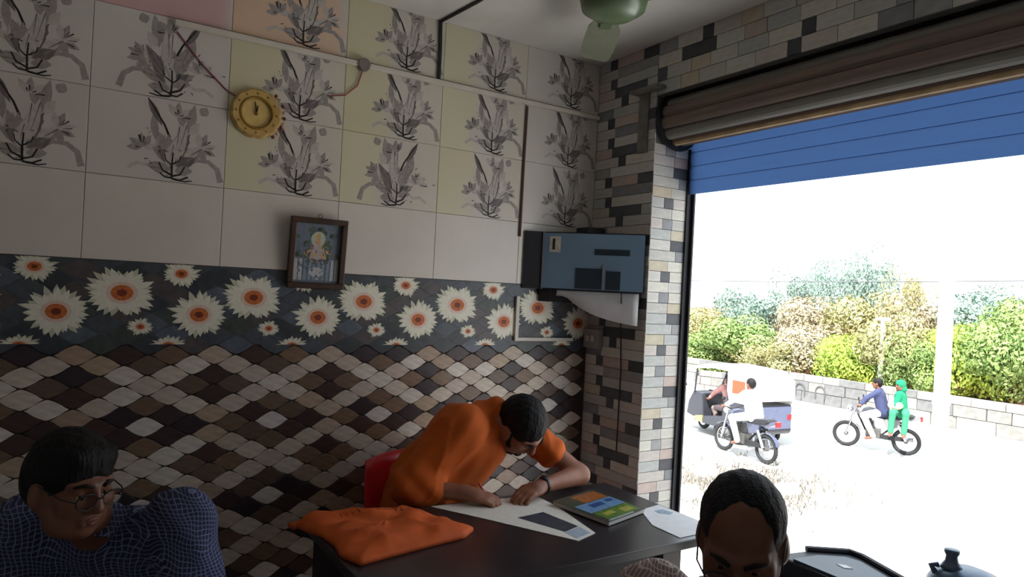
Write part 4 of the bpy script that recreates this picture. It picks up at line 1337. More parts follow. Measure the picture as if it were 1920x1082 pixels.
# ---- the man writing at the desk
def writer():
    pel, mid, che, nek = V(.26, -1.06, .56), V(.315, -1.01, .78), V(.405, -.90, .97), V(.47, -.845, 1.065)
    LS, RS = V(.40, -.69, 1.005), V(.525, -1.01, 1.02)
    LE, LW = V(.615, -.495, .812), V(.685, -.735, .808)
    RE, RW = V(.505, -1.205, .81), V(.630, -1.035, .800)
    l = (LS - RS) / np.linalg.norm(LS - RS); l = V(l[0], l[1], 0)
    hc = V(.562, -.757, 1.022)
    hf = Vector((.50, .30, -.82))
    Mh = frame(hc, hf, (0.72, 0.02, 0.55))
    F = V(.926, .376, 0)
    torso = []
    for s in (-1, 1):
        torso += [cap(pel + l * .075 * s, mid + l * .07 * s, .115, .105, k=.06), cap(mid + l * .07 * s, che + l * .09 * s, .105, .105, k=.06)]
    arms = [cap(LS, LE, .052, .040, k=.03), cap(LE, LW, .043, .026, k=.02), cap(RS, RE, .054, .042, k=.03), cap(RE, RW, .041, .026, k=.02),
            cap(che + l * .09, LS, .075, .062, k=.05), cap(che - l * .09, RS, .075, .062, k=.05)]
    legs = []
    for s in (-1, 1):
        h = pel + l * .09 * s; kn = h + F * .36 + V(0, 0, -.02); ft = kn + V(.0, 0, -.47) + F * .02
        legs += [cap(h, kn, .078, .055, k=.05), cap(kn, ft, .052, .036, k=.02), cap(ft + V(0, 0, -.03), ft + F * .15 + V(0, 0, -.035), .034, .028, k=.02)]
    MhL = frame(LW, LW * 0 + V(.06, -.21, -.03), (0.15, 0.0, 1.0))
    MhR = frame(RW, V(.13, .17, -.035), (0.1, -0.2, 1.0))
    prims = torso + arms + legs + [cap(nek - V(.03, .03, .02), hc + V(-.015, -.02, .0) - V(*hf) * .01, .058, .055, k=.04)]
    prims += xf(head_prims(), Mh) + xf(hand_prims(1, 0.42), MhL) + xf(hand_prims(-1, 0.55), MhR)
    me = sdf_mesh('person', prims, .0055, m_skin3)
    body = person_obj('person', me, (.30, -1.02, 0.0), 'man in an orange shirt bent over the desk, writing')
    # shirt
    g = .016
    sh = []
    for s in (-1, 1):
        sh += [cap(pel + V(0, 0, -.02) + l * .075 * s, mid + l * .075 * s, .128, .12, k=.07), cap(mid + l * .075 * s, che + l * .09 * s, .12, .118, k=.07)]
    LQ = LS + (LE - LS) * .58; RQ = RS + (RE - RS) * .98
    sh += [cap(che + l * .09, LS, .09, .076, k=.06), cap(che - l * .09, RS, .092, .082, k=.06), cap(LS, LQ, .072, .066, k=.04), cap(RS, RQ, .082, .076, k=.05), cap(RQ, RE + (RW - RE) * .35, .070, .060, k=.04),
           cap(che + V(.02, .02, .02), nek + V(.005, 0.005, -.005), .085, .066, k=.05), cap(che + V(.05, .03, -.06), mid + V(.09, .05, .0), .085, .09, k=.07)]
    def nz(X, Y, Z):
        return .0035 * np.sin(34 * X + 22 * Y + 26 * Z + 3 * np.sin(13 * Z + 9 * Y)) - .006 * (1 - np.abs(np.sin(9 * X - 16 * Y + 12 * Z + 1.5 * np.sin(14 * Y)))) ** 5 + .0018 * np.sin(70 * Y - 52 * Z + 30 * X)
    m_sh = mat('orange cotton', (196, 92, 26), 0.85, var=0.10, scale=12, bump=0.1)
    child('shirt', sdf_mesh('shirt', sh, .008, m_sh, noise=nz), body)
    tr = []
    for s in (-1, 1):
        h = pel + l * .09 * s; kn = h + F * .36 + V(0, 0, -.02); ft = kn + V(.0, 0, -.40) + F * .02
        tr += [cap(h, kn, .092, .07, k=.05), cap(kn, ft, .068, .055, k=.02)]
    tr.append(cap(pel - l * .08, pel + l * .08, .122, .122, k=.04))
    child('trousers', sdf_mesh('trousers', tr, .012, m_trouser), body)
    hp = [ell((0, -0.016, 0.036), (0.086, 0.102, 0.094)), ell((0, -0.06, -0.01), (0.074, 0.055, 0.075), k=.03),
          ell((0, 0.125, -0.05), (0.075, 0.075, 0.085), k=.012, op='s'), ell((-.085, 0.005, -0.03), (0.02, 0.032, 0.045), k=.01, op='s'), ell((.085, 0.005, -0.03), (0.02, 0.032, 0.045), k=.01, op='s')]
    child('hair', hair_mesh('hair', Mh, hp, .005, m_hair, 1), body)
    be = [cap((-.068, .008, .0), (-.056, .033, -.05), .012, .016, k=.01), cap((.068, .008, .0), (.056, .033, -.05), .012, .016, k=.01), cap((-.055, .035, -.05), (-.038, .052, -.092), .017, k=.01), cap((.055, .035, -.05), (.038, .052, -.092), .017, k=.01), cap((-.038, .055, -.092), (0, .075, -.102), .018, k=.01), cap((.038, .055, -.092), (0, .075, -.102), .018, k=.01)]
    child('beard', hair_mesh('beard', Mh, be, .004, m_hair, 2, amp=.0015), body)
    face_bits(Mh, body)
    wd = (Vector(LW) - Vector(LE)).normalized()
    wc = Vector(LW) - wd * 0.012
    rot = wd.to_track_quat('Z', 'Y').to_matrix().to_4x4()
    mbchild('watch_strap', MB().torus(0.0285, 0.006, Matrix.Translation(wc) @ rot, 24, 8, sx=1.7), m_rimk, body)
    up = Vector((0.2, 0, 1)) - wd * wd.dot(Vector((0.2, 0, 1))); up.normalize()
    mbchild('watch_case', MB().lathe([(0.017, 0), (0.018, 0.004), (0.016, 0.009)], Matrix.Translation(wc + up * 0.027) @ up.to_track_quat('Z', 'Y').to_matrix().to_4x4(), 18), m_steel, body)
    tip = Vector((MhR @ Vector((-.022, .118, -.052))))
    pen_root = tag(MB().tube([(tip.x, tip.y, max(tip.z - .03, DZ + .005)), tuple(tip + Vector((-.02, -.035, .055))), tuple(tip + Vector((-.035, -.06, .10)))], [0.0015, 0.0042, 0.0042], 8).build('pen', mat('pen barrel', (180, 60, 60), 0.4)), 'slim pen held in the writing hand', 'pen')
writer()

# ---- the man with spectacles at the lower left
def left_man():
    D = V(-.268, .003, -.045)
    hc = V(1.160, -2.289, 1.083) + D
    toc = Vector((.845, -.535, 0)); rt = Vector((.535, .844, 0))
    hf = Vector((.82, .54, -.16))
    Mh = frame(hc, hf, (0.03, 0.05, 1), 1.0)
    C = V(1.0, -2.215, .905) + D
    R = V(*rt)
    LS, RS = C + R * .215 + V(0, 0, .035), C - R * .195 + V(0, 0, .0)
    pel = V(.72, -2.06, .475) + D; che = V(.93, -2.18, .81) + D
    F = V(*toc)
    torso = []
    for s in (-1, 1):
        torso += [cap(pel + R * .08 * s, che + R * .09 * s, .12, .115, k=.06)]
    LE, LW = LS + V(.09, .05, -.26), LS + V(.22, -.12, -.36)
    RE, RW = RS + V(.08, -.05, -.27), RS + V(.24, .06, -.33)
    arms = [cap(LS, LE, .052, .042, k=.03), cap(LE, LW, .042, .027, k=.02), cap(RS, RE, .052, .042, k=.03), cap(RE, RW, .042, .027, k=.02),
            cap(che + R * .08, LS, .085, .066, k=.05), cap(che - R * .08, RS, .085, .066, k=.05)]
    legs = []
    for s in (-1, 1):
        h = pel + R * .09 * s; kn = h + F * .40 + V(0, 0, .03); ft = kn + V(0, 0, .065 - .43 - .03) + F * .04
        legs += [cap(h, kn, .078, .055, k=.05), cap(kn, ft, .052, .036, k=.02), cap(ft + V(0, 0, -.03), ft + F * .15 + V(0, 0, -.035), .034, .028, k=.02)]
    prims = torso + arms + legs + [cap(C + V(.0, 0, -.01), hc + V(-.03, .01, -.06), .062, .056, k=.04)] + xf(head_prims(), Mh)
    prims += xf(hand_prims(1, .3), frame(LW, V(.14, -.12, -.08), (0, 0, 1))) + xf(hand_prims(-1, .3), frame(RW, V(.15, .08, -.06), (0, 0, 1)))
    body = person_obj('person', sdf_mesh('person', prims, .0052, m_skin2), (.68, -2.17, 0.0), 'man with spectacles and a blue checked shirt at the lower left')
    sh = []
    for s in (-1, 1):
        sh += [cap(pel + R * .085 * s, che + R * .09 * s, .135, .13, k=.07)]
    sh += [cap(che + R * .08, LS, .10, .084, k=.06), cap(che - R * .08, RS, .10, .084, k=.06), cap(LS, LS + (LE - LS) * .8, .080, .078, k=.04), cap(RS, RS + (RE - RS) * .8, .080, .078, k=.04),
           cap(C + V(-.01, 0, -.02), C + V(.02, -.01, .028), .085, .062, k=.05)]
    def nz(X, Y, Z):
        return .004 * np.sin(38 * X - 30 * Y + 24 * Z + 2 * np.sin(16 * Z)) + .0025 * np.sin(66 * Y + 50 * Z)
    m_sh = check_mat('blue checked cotton', (40, 46, 78), (112, 120, 160), 20.0, -0.2, 0.026)
    child('shirt', sdf_mesh('shirt', sh, .008, m_sh, noise=nz), body)
    # collar leaves
    for s in (-1, 1):
        a = C + R * .055 * s + V(.03, -.02, .075); b = C + R * .012 * s + V(.095, -.06, .03); c = C + R * .085 * s + V(.085, -.05, .02); d = C + R * .09 * s + V(.0, 0, .07)
        mb = MB(); up = V(.006, -.004, .006)
        mb.add([a, b, c, d, a + up, b + up, c + up, d + up], [(0, 1, 2, 3), (4, 5, 6, 7), (0, 1, 5, 4), (1, 2, 6, 5), (2, 3, 7, 6), (3, 0, 4, 7)])
        mbchild('collar', mb, m_sh, body, smooth=False)
    tr = []
    for s in (-1, 1):
        h = pel + R * .09 * s; kn = h + F * .40 + V(0, 0, .03); ft = kn + V(0, 0, -.36) + F * .04
        tr += [cap(h, kn, .092, .07, k=.05), cap(kn, ft, .068, .055, k=.02)]
    tr.append(cap(pel - R * .08, pel + R * .08, .13, .13, k=.04))
    child('trousers', sdf_mesh('trousers', tr, .012, m_trouser), body)
    hp = [ell((0, -0.016, 0.036), (0.087, 0.104, 0.097)), ell((0, -0.06, -0.01), (0.076, 0.055, 0.080), k=.03), cap((-.045, .05, .082), (.035, .058, .086), .02, .016, k=.03),
          ell((0.005, 0.122, -0.035), (0.072, 0.070, 0.092), k=.012, op='s'), ell((-.086, 0.008, -0.03), (0.02, 0.030, 0.045), k=.01, op='s'), ell((.086, 0.008, -0.03), (0.02, 0.030, 0.045), k=.01, op='s')]
    child('hair', hair_mesh('hair', Mh, hp, .005, m_hair, 4), body)
    face_bits(Mh, body, specs=True)
left_man()

# ---- the balding man at the lower right
def right_man():
    hc = V(1.966, -1.156, 1.095)
    hf = Vector((.50, -.72, -.52))
    Mh = frame(hc, hf, (0.05, -0.05, 1), 1.0)
    bf = V(.5, -.866, 0); R = V(.866, .5, 0)
    C = V(1.885, -1.055, .845)
    LS, RS = C + R * .185 + V(0, 0, .01), C - R * .185 + V(0, 0, .02)
    pel = V(1.80, -.93, .45); che = V(1.865, -1.02, .75)
    torso = []
    for s in (-1, 1):
        torso += [cap(pel + R * .08 * s, che + R * .09 * s, .12, .115, k=.06)]
    LE, LW = LS + V(.05, -.06, -.27), LS + V(.06, -.27, -.36)
    RE, RW = RS + V(-.02, -.08, -.27), RS + V(.10, -.28, -.38)
    arms = [cap(LS, LE, .052, .042, k=.03), cap(LE, LW, .042, .027, k=.02), cap(RS, RE, .052, .042, k=.03), cap(RE, RW, .042, .027, k=.02),
            cap(che + R * .08, LS, .085, .066, k=.05), cap(che - R * .08, RS, .085, .066, k=.05)]
    legs = []
    for s in (-1, 1):
        h = pel + R * .09 * s; kn = h + bf * .40 + V(0, 0, .03); ft = kn + V(0, 0, -.415) + bf * .04
        legs += [cap(h, kn, .078, .055, k=.05), cap(kn, ft, .052, .036, k=.02), cap(ft + V(0, 0, -.03), ft + bf * .15 + V(0, 0, -.035), .034, .028, k=.02)]
    prims = torso + arms + legs + [cap(C + V(0, 0, -.01), hc + V(-.015, .03, -.06), .062, .056, k=.04)] + xf(head_prims(), Mh)
    prims += xf(hand_prims(1, .3), frame(LW, V(-.02, -.2, -.05), (0, 0, 1))) + xf(hand_prims(-1, .3), frame(RW, V(.10, -.16, -.05), (0, 0, 1)))
    body = person_obj('person', sdf_mesh('person', prims, .0052, m_skin2), (1.86, -1.05, 0.0), 'balding man with short dark hair looking down at the lower right')
    sh = []
    for s in (-1, 1):
        sh += [cap(pel + R * .085 * s, che + R * .09 * s, .135, .13, k=.07)]
    sh += [cap(che + R * .08, LS, .10, .084, k=.06), cap(che - R * .08, RS, .10, .084, k=.06), cap(LS, LS + (LE - LS) * .8, .080, .078, k=.04), cap(RS, RS + (RE - RS) * .8, .080, .078, k=.04),
           cap(C + V(0, 0, -.02), C + V(0, -.01, .032), .085, .066, k=.05)]
    def nz(X, Y, Z):
        return .004 * np.sin(38 * X - 30 * Y + 24 * Z + 2 * np.sin(16 * Z)) + .0025 * np.sin(66 * Y + 50 * Z)
    m_sh = check_mat('pinkish checked cotton', (150, 124, 120), (206, 190, 182), 22.0, 0.9, 0.03)
    child('shirt', sdf_mesh('shirt', sh, .008, m_sh, noise=nz), body)
    for s in (-1, 1):
        q0 = Vector(C) + Vector(R) * .02 * s + Vector((.03, -.06, .05)); q1 = Vector(C) + Vector(R) * .075 * s + Vector((.0, 0.0, .085))
        mbchild('collar', MB().tube([q0, q0.lerp(q1, .5) + Vector(R) * .02 * s, q1, q1 + Vector((-.02, .05, 0)) - Vector(R) * .03 * s], [.012, .02, .02, .016], 8), m_sh, body)
    tr = []
    for s in (-1, 1):
        h = pel + R * .09 * s; kn = h + bf * .40 + V(0, 0, .03); ft = kn + V(0, 0, -.36) + bf * .04
        tr += [cap(h, kn, .092, .07, k=.05), cap(kn, ft, .068, .055, k=.02)]
    tr.append(cap(pel - R * .08, pel + R * .08, .13, .13, k=.04))
    child('trousers', sdf_mesh('trousers', tr, .012, m_trouser), body)
    # hair: sides, back and a thin crown, forehead bare far up
    hp = [ell((0, -0.020, 0.034), (0.083, 0.096, 0.089)), ell((0, -0.06, -0.01), (0.075, 0.052, 0.078), k=.03),
          ell((-0.005, 0.100, 0.055), (0.058, 0.092, 0.090), k=.02, op='s'), ell((0, 0.125, -0.05), (0.090, 0.085, 0.080), k=.012, op='s'),
          ell((-.086, 0.006, -0.03), (0.02, 0.030, 0.045), k=.01, op='s'), ell((.086, 0.006, -0.03), (0.02, 0.030, 0.045), k=.01, op='s')]
    child('hair', hair_mesh('hair', Mh, hp, .005, m_hairg, 6), body)
    face_bits(Mh, body, specs=True)
right_man()
# ------------------------------------------------------------------ outside: road, bank, wall, hedge, poles
GZ = -1.69
def onroad(px, py, z=None):
    z = GZ if z is None else z
    v = cd + cr * ((px - 960) / FPX) - cu * ((py - 541) / FPX)
    t = (z - CAM.z) / v.z
    return CAM + v * t
m_road = mat('sunlit concrete road', (200, 198, 194), 0.9, rgb2=(182, 180, 176), scale=1.2, detail=6)
road = struct(MB().box((-60, 0.42, GZ - 0.2), (40, 18.9, GZ)).build('road', m_road))
m_soil = mat('reddish soil', (150, 104, 80), 0.95, rgb2=(120, 96, 70), scale=1.5, bump=0.4)
b = MB()
b.add([(-60, 19.2, GZ + 0.55), (40, 19.2, GZ + 0.55), (40, 23.5, GZ + 1.0), (-60, 23.5, GZ + 1.0), (40, 60, GZ + 2.4), (-60, 60, GZ + 2.4), (-60, 19.2, GZ - .2), (40, 19.2, GZ - .2), (40, 60, GZ - .2), (-60, 60, GZ - .2)],
      [(0, 1, 2, 3), (3, 2, 4, 5), (0, 6, 7, 1), (5, 4, 8, 9)])
bank = struct(b.build('bank', m_soil))
# stone boundary wall: blocks
bw = empty('boundary_wall', (-8, 19.05, GZ))
tag(bw, 'low pale stone block wall along the far side of the road', 'wall')
m_blocks = [mat('pale stone %d' % i, c, 0.9, var=0.18, scale=6, bump=0.3) for i, c in enumerate(((140, 136, 130), (122, 120, 116), (152, 148, 140), (104, 104, 104)))]
r = random.Random(21)
bmesh_cache = {}
for row, (z0, h) in enumerate(((0.0, 0.36), (0.36, 0.33), (0.69, 0.22))):
    x = -24.0 + 0.4 * (row % 2)
    while x < -2.0:
        w = r.choice((0.7, 0.85, 1.0, 0.6))
        key = (row, w, r.randrange(4))
        if key not in bmesh_cache:
            mb = MB().box((0.012, -0.20 + 0.0, 0.008), (w - 0.012, 0.14, h - 0.008))
            bmesh_cache[key] = mb.mesh('stone_block', m_blocks[key[2]])
        link('stone_block', bmesh_cache[key], bw, (x + 8, r.uniform(-.03, .03), z0))
        x += w
# painted dark marks on the wall, unreadable at this distance: arches and bars
m_mark = mat('faded black paint', (84, 84, 86), 0.9)
for i, x in enumerate((-11.75, -11.0)):
    mb = MB()
    pts = [(x + 8 + 0.17 * math.cos(a), -0.235, 0.42 + 0.18 * math.sin(a)) for a in [PI * t / 8 for t in range(9)]]
    mb.tube([(pts[0][0], -0.235, 0.20)] + pts + [(pts[-1][0], -0.235, 0.20)], 0.02, 6)
    mb.build('painted_arch', m_mark, bw)

# foliage
def leaf_mesh(seed, n, lobes, size, m):
    rg = np.random.default_rng(seed)
    V0 = []; F0 = []
    lob = []
    for _ in range(lobes):
        a = rg.uniform(0, 2 * PI); rr = rg.uniform(0.1, 0.62)
        lob.append((rr * math.cos(a), rr * math.sin(a) * 0.8, rg.uniform(0.14, 0.74), rg.uniform(0.22, 0.40)))
    for i in range(n):
        l = lob[rg.integers(lobes)]
        d = rg.normal(size=3); d /= np.linalg.norm(d)
        p = np.array(l[:3]) + d * l[3] * rg.uniform(0.72, 1.02) * np.array((1, 1, .85))
        if p[2] < 0.02: p[2] = rg.uniform(0.02, 0.3)
        a = rg.normal(size=3); a /= np.linalg.norm(a)
        nrm = d * 0.8 + a * 0.6; nrm /= np.linalg.norm(nrm)
        t = np.cross(nrm, a); t /= np.linalg.norm(t) + 1e-9; bt = np.cross(nrm, t)
        s = size * rg.uniform(0.6, 1.3)
        k = len(V0)
        V0 += [p - t * s, p + bt * s * .45 + nrm * s * .12, p + t * s, p - bt * s * .45 + nrm * s * .12]
        F0.append((k, k + 1, k + 2, k + 3))
    me = bpy.data.meshes.new('foliage')
    me.from_pydata([tuple(v) for v in V0], [], F0)
    me.materials.append(m); me.update()
    return me
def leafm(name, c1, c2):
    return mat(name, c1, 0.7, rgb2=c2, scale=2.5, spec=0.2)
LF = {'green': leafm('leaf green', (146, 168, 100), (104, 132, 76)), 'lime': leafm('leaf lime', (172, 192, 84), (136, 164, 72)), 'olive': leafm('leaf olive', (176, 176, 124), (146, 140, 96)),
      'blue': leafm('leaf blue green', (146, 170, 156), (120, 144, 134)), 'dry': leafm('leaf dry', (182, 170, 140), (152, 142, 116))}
m_bark = mat('bark', (96, 78, 62), 0.9, var=0.2)
fol = {}
def shrub(name, px, ytop_px, y, w, kind, label, dep=None):
    """a bush whose crown top shows at pixel row ytop_px, standing on the bank at world depth y"""
    v = cd + cr * ((px - 960) / FPX) - cu * ((ytop_px - 541) / FPX)
    t = (y - CAM.y) / v.y
    top = CAM + v * t
    gz = GZ + 0.55 + max(0, min((y - 19.2) / 4.3, 1)) * .45 + max(0, (y - 23.5) / 36.5) * 1.4
    h = max(top.z - gz, 0.5)
    root = empty(name, (top.x, y, gz))
    var = (int(px) // 90) % 3
    key = (kind, var, h > 3.6)
    if key not in fol:
        fol[key] = leaf_mesh(31 + var, 6500, 20, 0.026 if h > 3.6 else 0.034, LF[kind])
    o = link('foliage', fol[key], root)
    o.scale = (w, w * .9, h)
    for k in range(2):
        MB().tube([(0.08 * k, 0.05 * k, -0.05), (0.12 * w * (k - .5), 0.05, h * .35), (0.3 * w * (k - .5), 0.1, h * .62)], [0.05 + .01 * w, 0.04, 0.015], 6).build('stem', m_bark, root)
    tag(root, label, 'tree' if name == 'tree' else 'bush', 'greenery beyond the road')
SH = [(1310, 620, 20.2, 2.3, 'green', 'bushy green shrub beside the mosaic pillar edge, beyond the rickshaw'), (1395, 590, 20.8, 2.5, 'green', 'full green shrub right above the rickshaw roof'),
      (1470, 630, 20.2, 2.0, 'olive', 'low olive shrub just right of the rickshaw, above the wall'), (1530, 600, 20.8, 2.2, 'dry', 'brownish dry shrub left of the thin far post'),
      (1600, 620, 20.3, 1.8, 'lime', 'bright lime bush just left of the thin far post'), (1690, 590, 20.8, 2.0, 'olive', 'olive shrub between the thin far post and the white pole'),
      (1735, 625, 20.4, 1.6, 'green', 'small green shrub directly left of the white pole'), (1820, 595, 20.9, 2.0, 'lime', 'bright green bush immediately right of the white pole'),
      (1905, 590, 21.0, 2.2, 'green', 'large green bush at the right edge of the photo')]
SH += [(1235, 620, 20.4, 2.4, 'olive', 'olive shrub behind the mosaic pillar, left of the doorway view'), (1165, 610, 20.6, 2.6, 'green', 'green shrub far to the left behind the mosaic pillar'), (1095, 615, 20.6, 2.6, 'lime', 'lime shrub farthest left behind the mosaic pillar')]
for s in SH: shrub('bush', *s)
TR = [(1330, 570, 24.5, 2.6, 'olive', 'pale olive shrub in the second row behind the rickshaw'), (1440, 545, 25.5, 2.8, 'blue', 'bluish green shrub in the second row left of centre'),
      (1530, 545, 25, 2.6, 'dry', 'greyish dry bush in the second row behind the brownish shrub'), (1640, 548, 25.5, 2.8, 'olive', 'yellowish olive bush in the second row behind the thin far post'),
      (1740, 552, 25, 2.4, 'dry', 'pale brown bush in the second row behind the white pole'), (1850, 535, 25.5, 2.8, 'blue', 'bluish bush in the second row right of the white pole'), (1960, 550, 25, 2.8, 'green', 'green bush in the second row at the right edge')]
TR += [(1240, 560, 25.0, 3.0, 'green', 'second row green shrub behind the mosaic pillar'), (1140, 560, 25.5, 3.2, 'blue', 'second row bluish shrub far left behind the mosaic pillar')]
for s in TR: shrub('bush', *s)
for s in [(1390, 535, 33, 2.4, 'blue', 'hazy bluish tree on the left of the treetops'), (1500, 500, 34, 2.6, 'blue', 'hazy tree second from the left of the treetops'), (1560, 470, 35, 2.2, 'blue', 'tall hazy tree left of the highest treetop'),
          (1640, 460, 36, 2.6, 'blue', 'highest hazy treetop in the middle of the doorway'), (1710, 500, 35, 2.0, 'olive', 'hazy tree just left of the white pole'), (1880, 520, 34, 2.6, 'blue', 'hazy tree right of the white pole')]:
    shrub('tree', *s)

# white pole, thin post, overhead wire
m_white = mat('whitewashed concrete', (226, 224, 220), 0.8, var=0.05, scale=4)
p = onroad(1757, 915)
wpole = empty('utility_pole', (p.x, p.y, GZ))
tag(wpole, 'tall white concrete pole standing at the roadside', 'pole')
d_ = (p - CAM).dot(cd)
hw = 10.5 / FPX * d_
MB().add([(-hw, -hw, 0), (hw, -hw, 0), (hw, hw, 0), (-hw, hw, 0), (-hw * .85, -hw * .85, 5.3), (hw * .85, -hw * .85, 5.3), (hw * .85, hw * .85, 5.3), (-hw * .85, hw * .85, 5.3)],
         [(3, 2, 1, 0), (4, 5, 6, 7), (0, 1, 5, 4), (1, 2, 6, 5), (2, 3, 7, 6), (3, 0, 4, 7)]).build('shaft', m_white, wpole)
MB().box((-0.5, -0.04, 5.05), (0.45, 0.04, 5.12)).build('cross_arm', m_white, wpole)
for x in (-0.4, 0.35): MB().lathe([(0.03, 5.12), (0.045, 5.16), (0.02, 5.22)], Matrix.Translation((x, 0, 0)), 10).build('insulator', mat('insulator grey', (206, 206, 206), 0.4), wpole)
MB().box((-hw - 0.01, -hw - 0.01, 1.55), (hw + 0.01, hw + 0.01, 1.60)).build('band', mat('pole band', (170, 168, 166), 0.6), wpole)
v = cd + cr * ((1656 - 960) / FPX) - cu * ((600 - 541) / FPX); t = (20.0 - CAM.y) / v.y; q = CAM + v * t
tp = empty('street_post', (q.x, 20.0, GZ + 0.6))
tag(tp, 'thin grey post standing among the bushes beyond the wall', 'post')
MB().tube([(0, 0, -0.05), (0, 0, q.z - GZ - 0.6)], [0.085, 0.07], 10).build('shaft', mat('grey post', (196, 194, 188), 0.8), tp)
MB().box((-0.22, -0.07, q.z - GZ - 0.62), (0.22, 0.07, q.z - GZ - 0.52)).build('lamp_head', MATS['grey post'], tp)
pts = []
for i in range(25):
    px = 1250 + i * 30
    v = cd + cr * ((px - 960) / FPX) - cu * ((526 + 2.5 * math.sin(PI * i / 24) - 541) / FPX); t = (23.0 - CAM.y) / v.y
    pts.append(CAM + v * t)
o = MB().tube(pts, 0.018, 5).build('overhead_wire', mat('weathered wire', (96, 96, 100), 0.6))
tag(o, 'thin overhead wire crossing in front of the treetops', 'wire')
# dry grass on the near verge
rg = np.random.default_rng(5)
vs, fs = [], []
for i in range(4200):
    px = rg.normal(1390, 85); py = rg.normal(912, 24) + (px - 1390) * .06
    if px < 1240 or math.sin(px * .07 + py * .05) + math.sin(py * .13 - px * .031) < -0.5: continue
    c = onroad(px, py)
    a = rg.uniform(0, 2 * PI); L = rg.uniform(.05, .16); lean = rg.uniform(-.08, .08, 2)
    k = len(vs); w = 0.012
    vs += [(c.x - w * math.cos(a), c.y - w * math.sin(a), GZ), (c.x + w * math.cos(a), c.y + w * math.sin(a), GZ), (c.x + lean[0], c.y + lean[1], GZ + L)]
    fs.append((k, k + 1, k + 2))
b = MB(); b.add(vs, fs)
o = b.build('dry_grass', mat('dry grass', (120, 114, 104), 0.9, var=0.25, scale=3), fix=False)
tag(o, 'sparse dry grass on the verge behind the balding man', 'grass', kind='stuff')

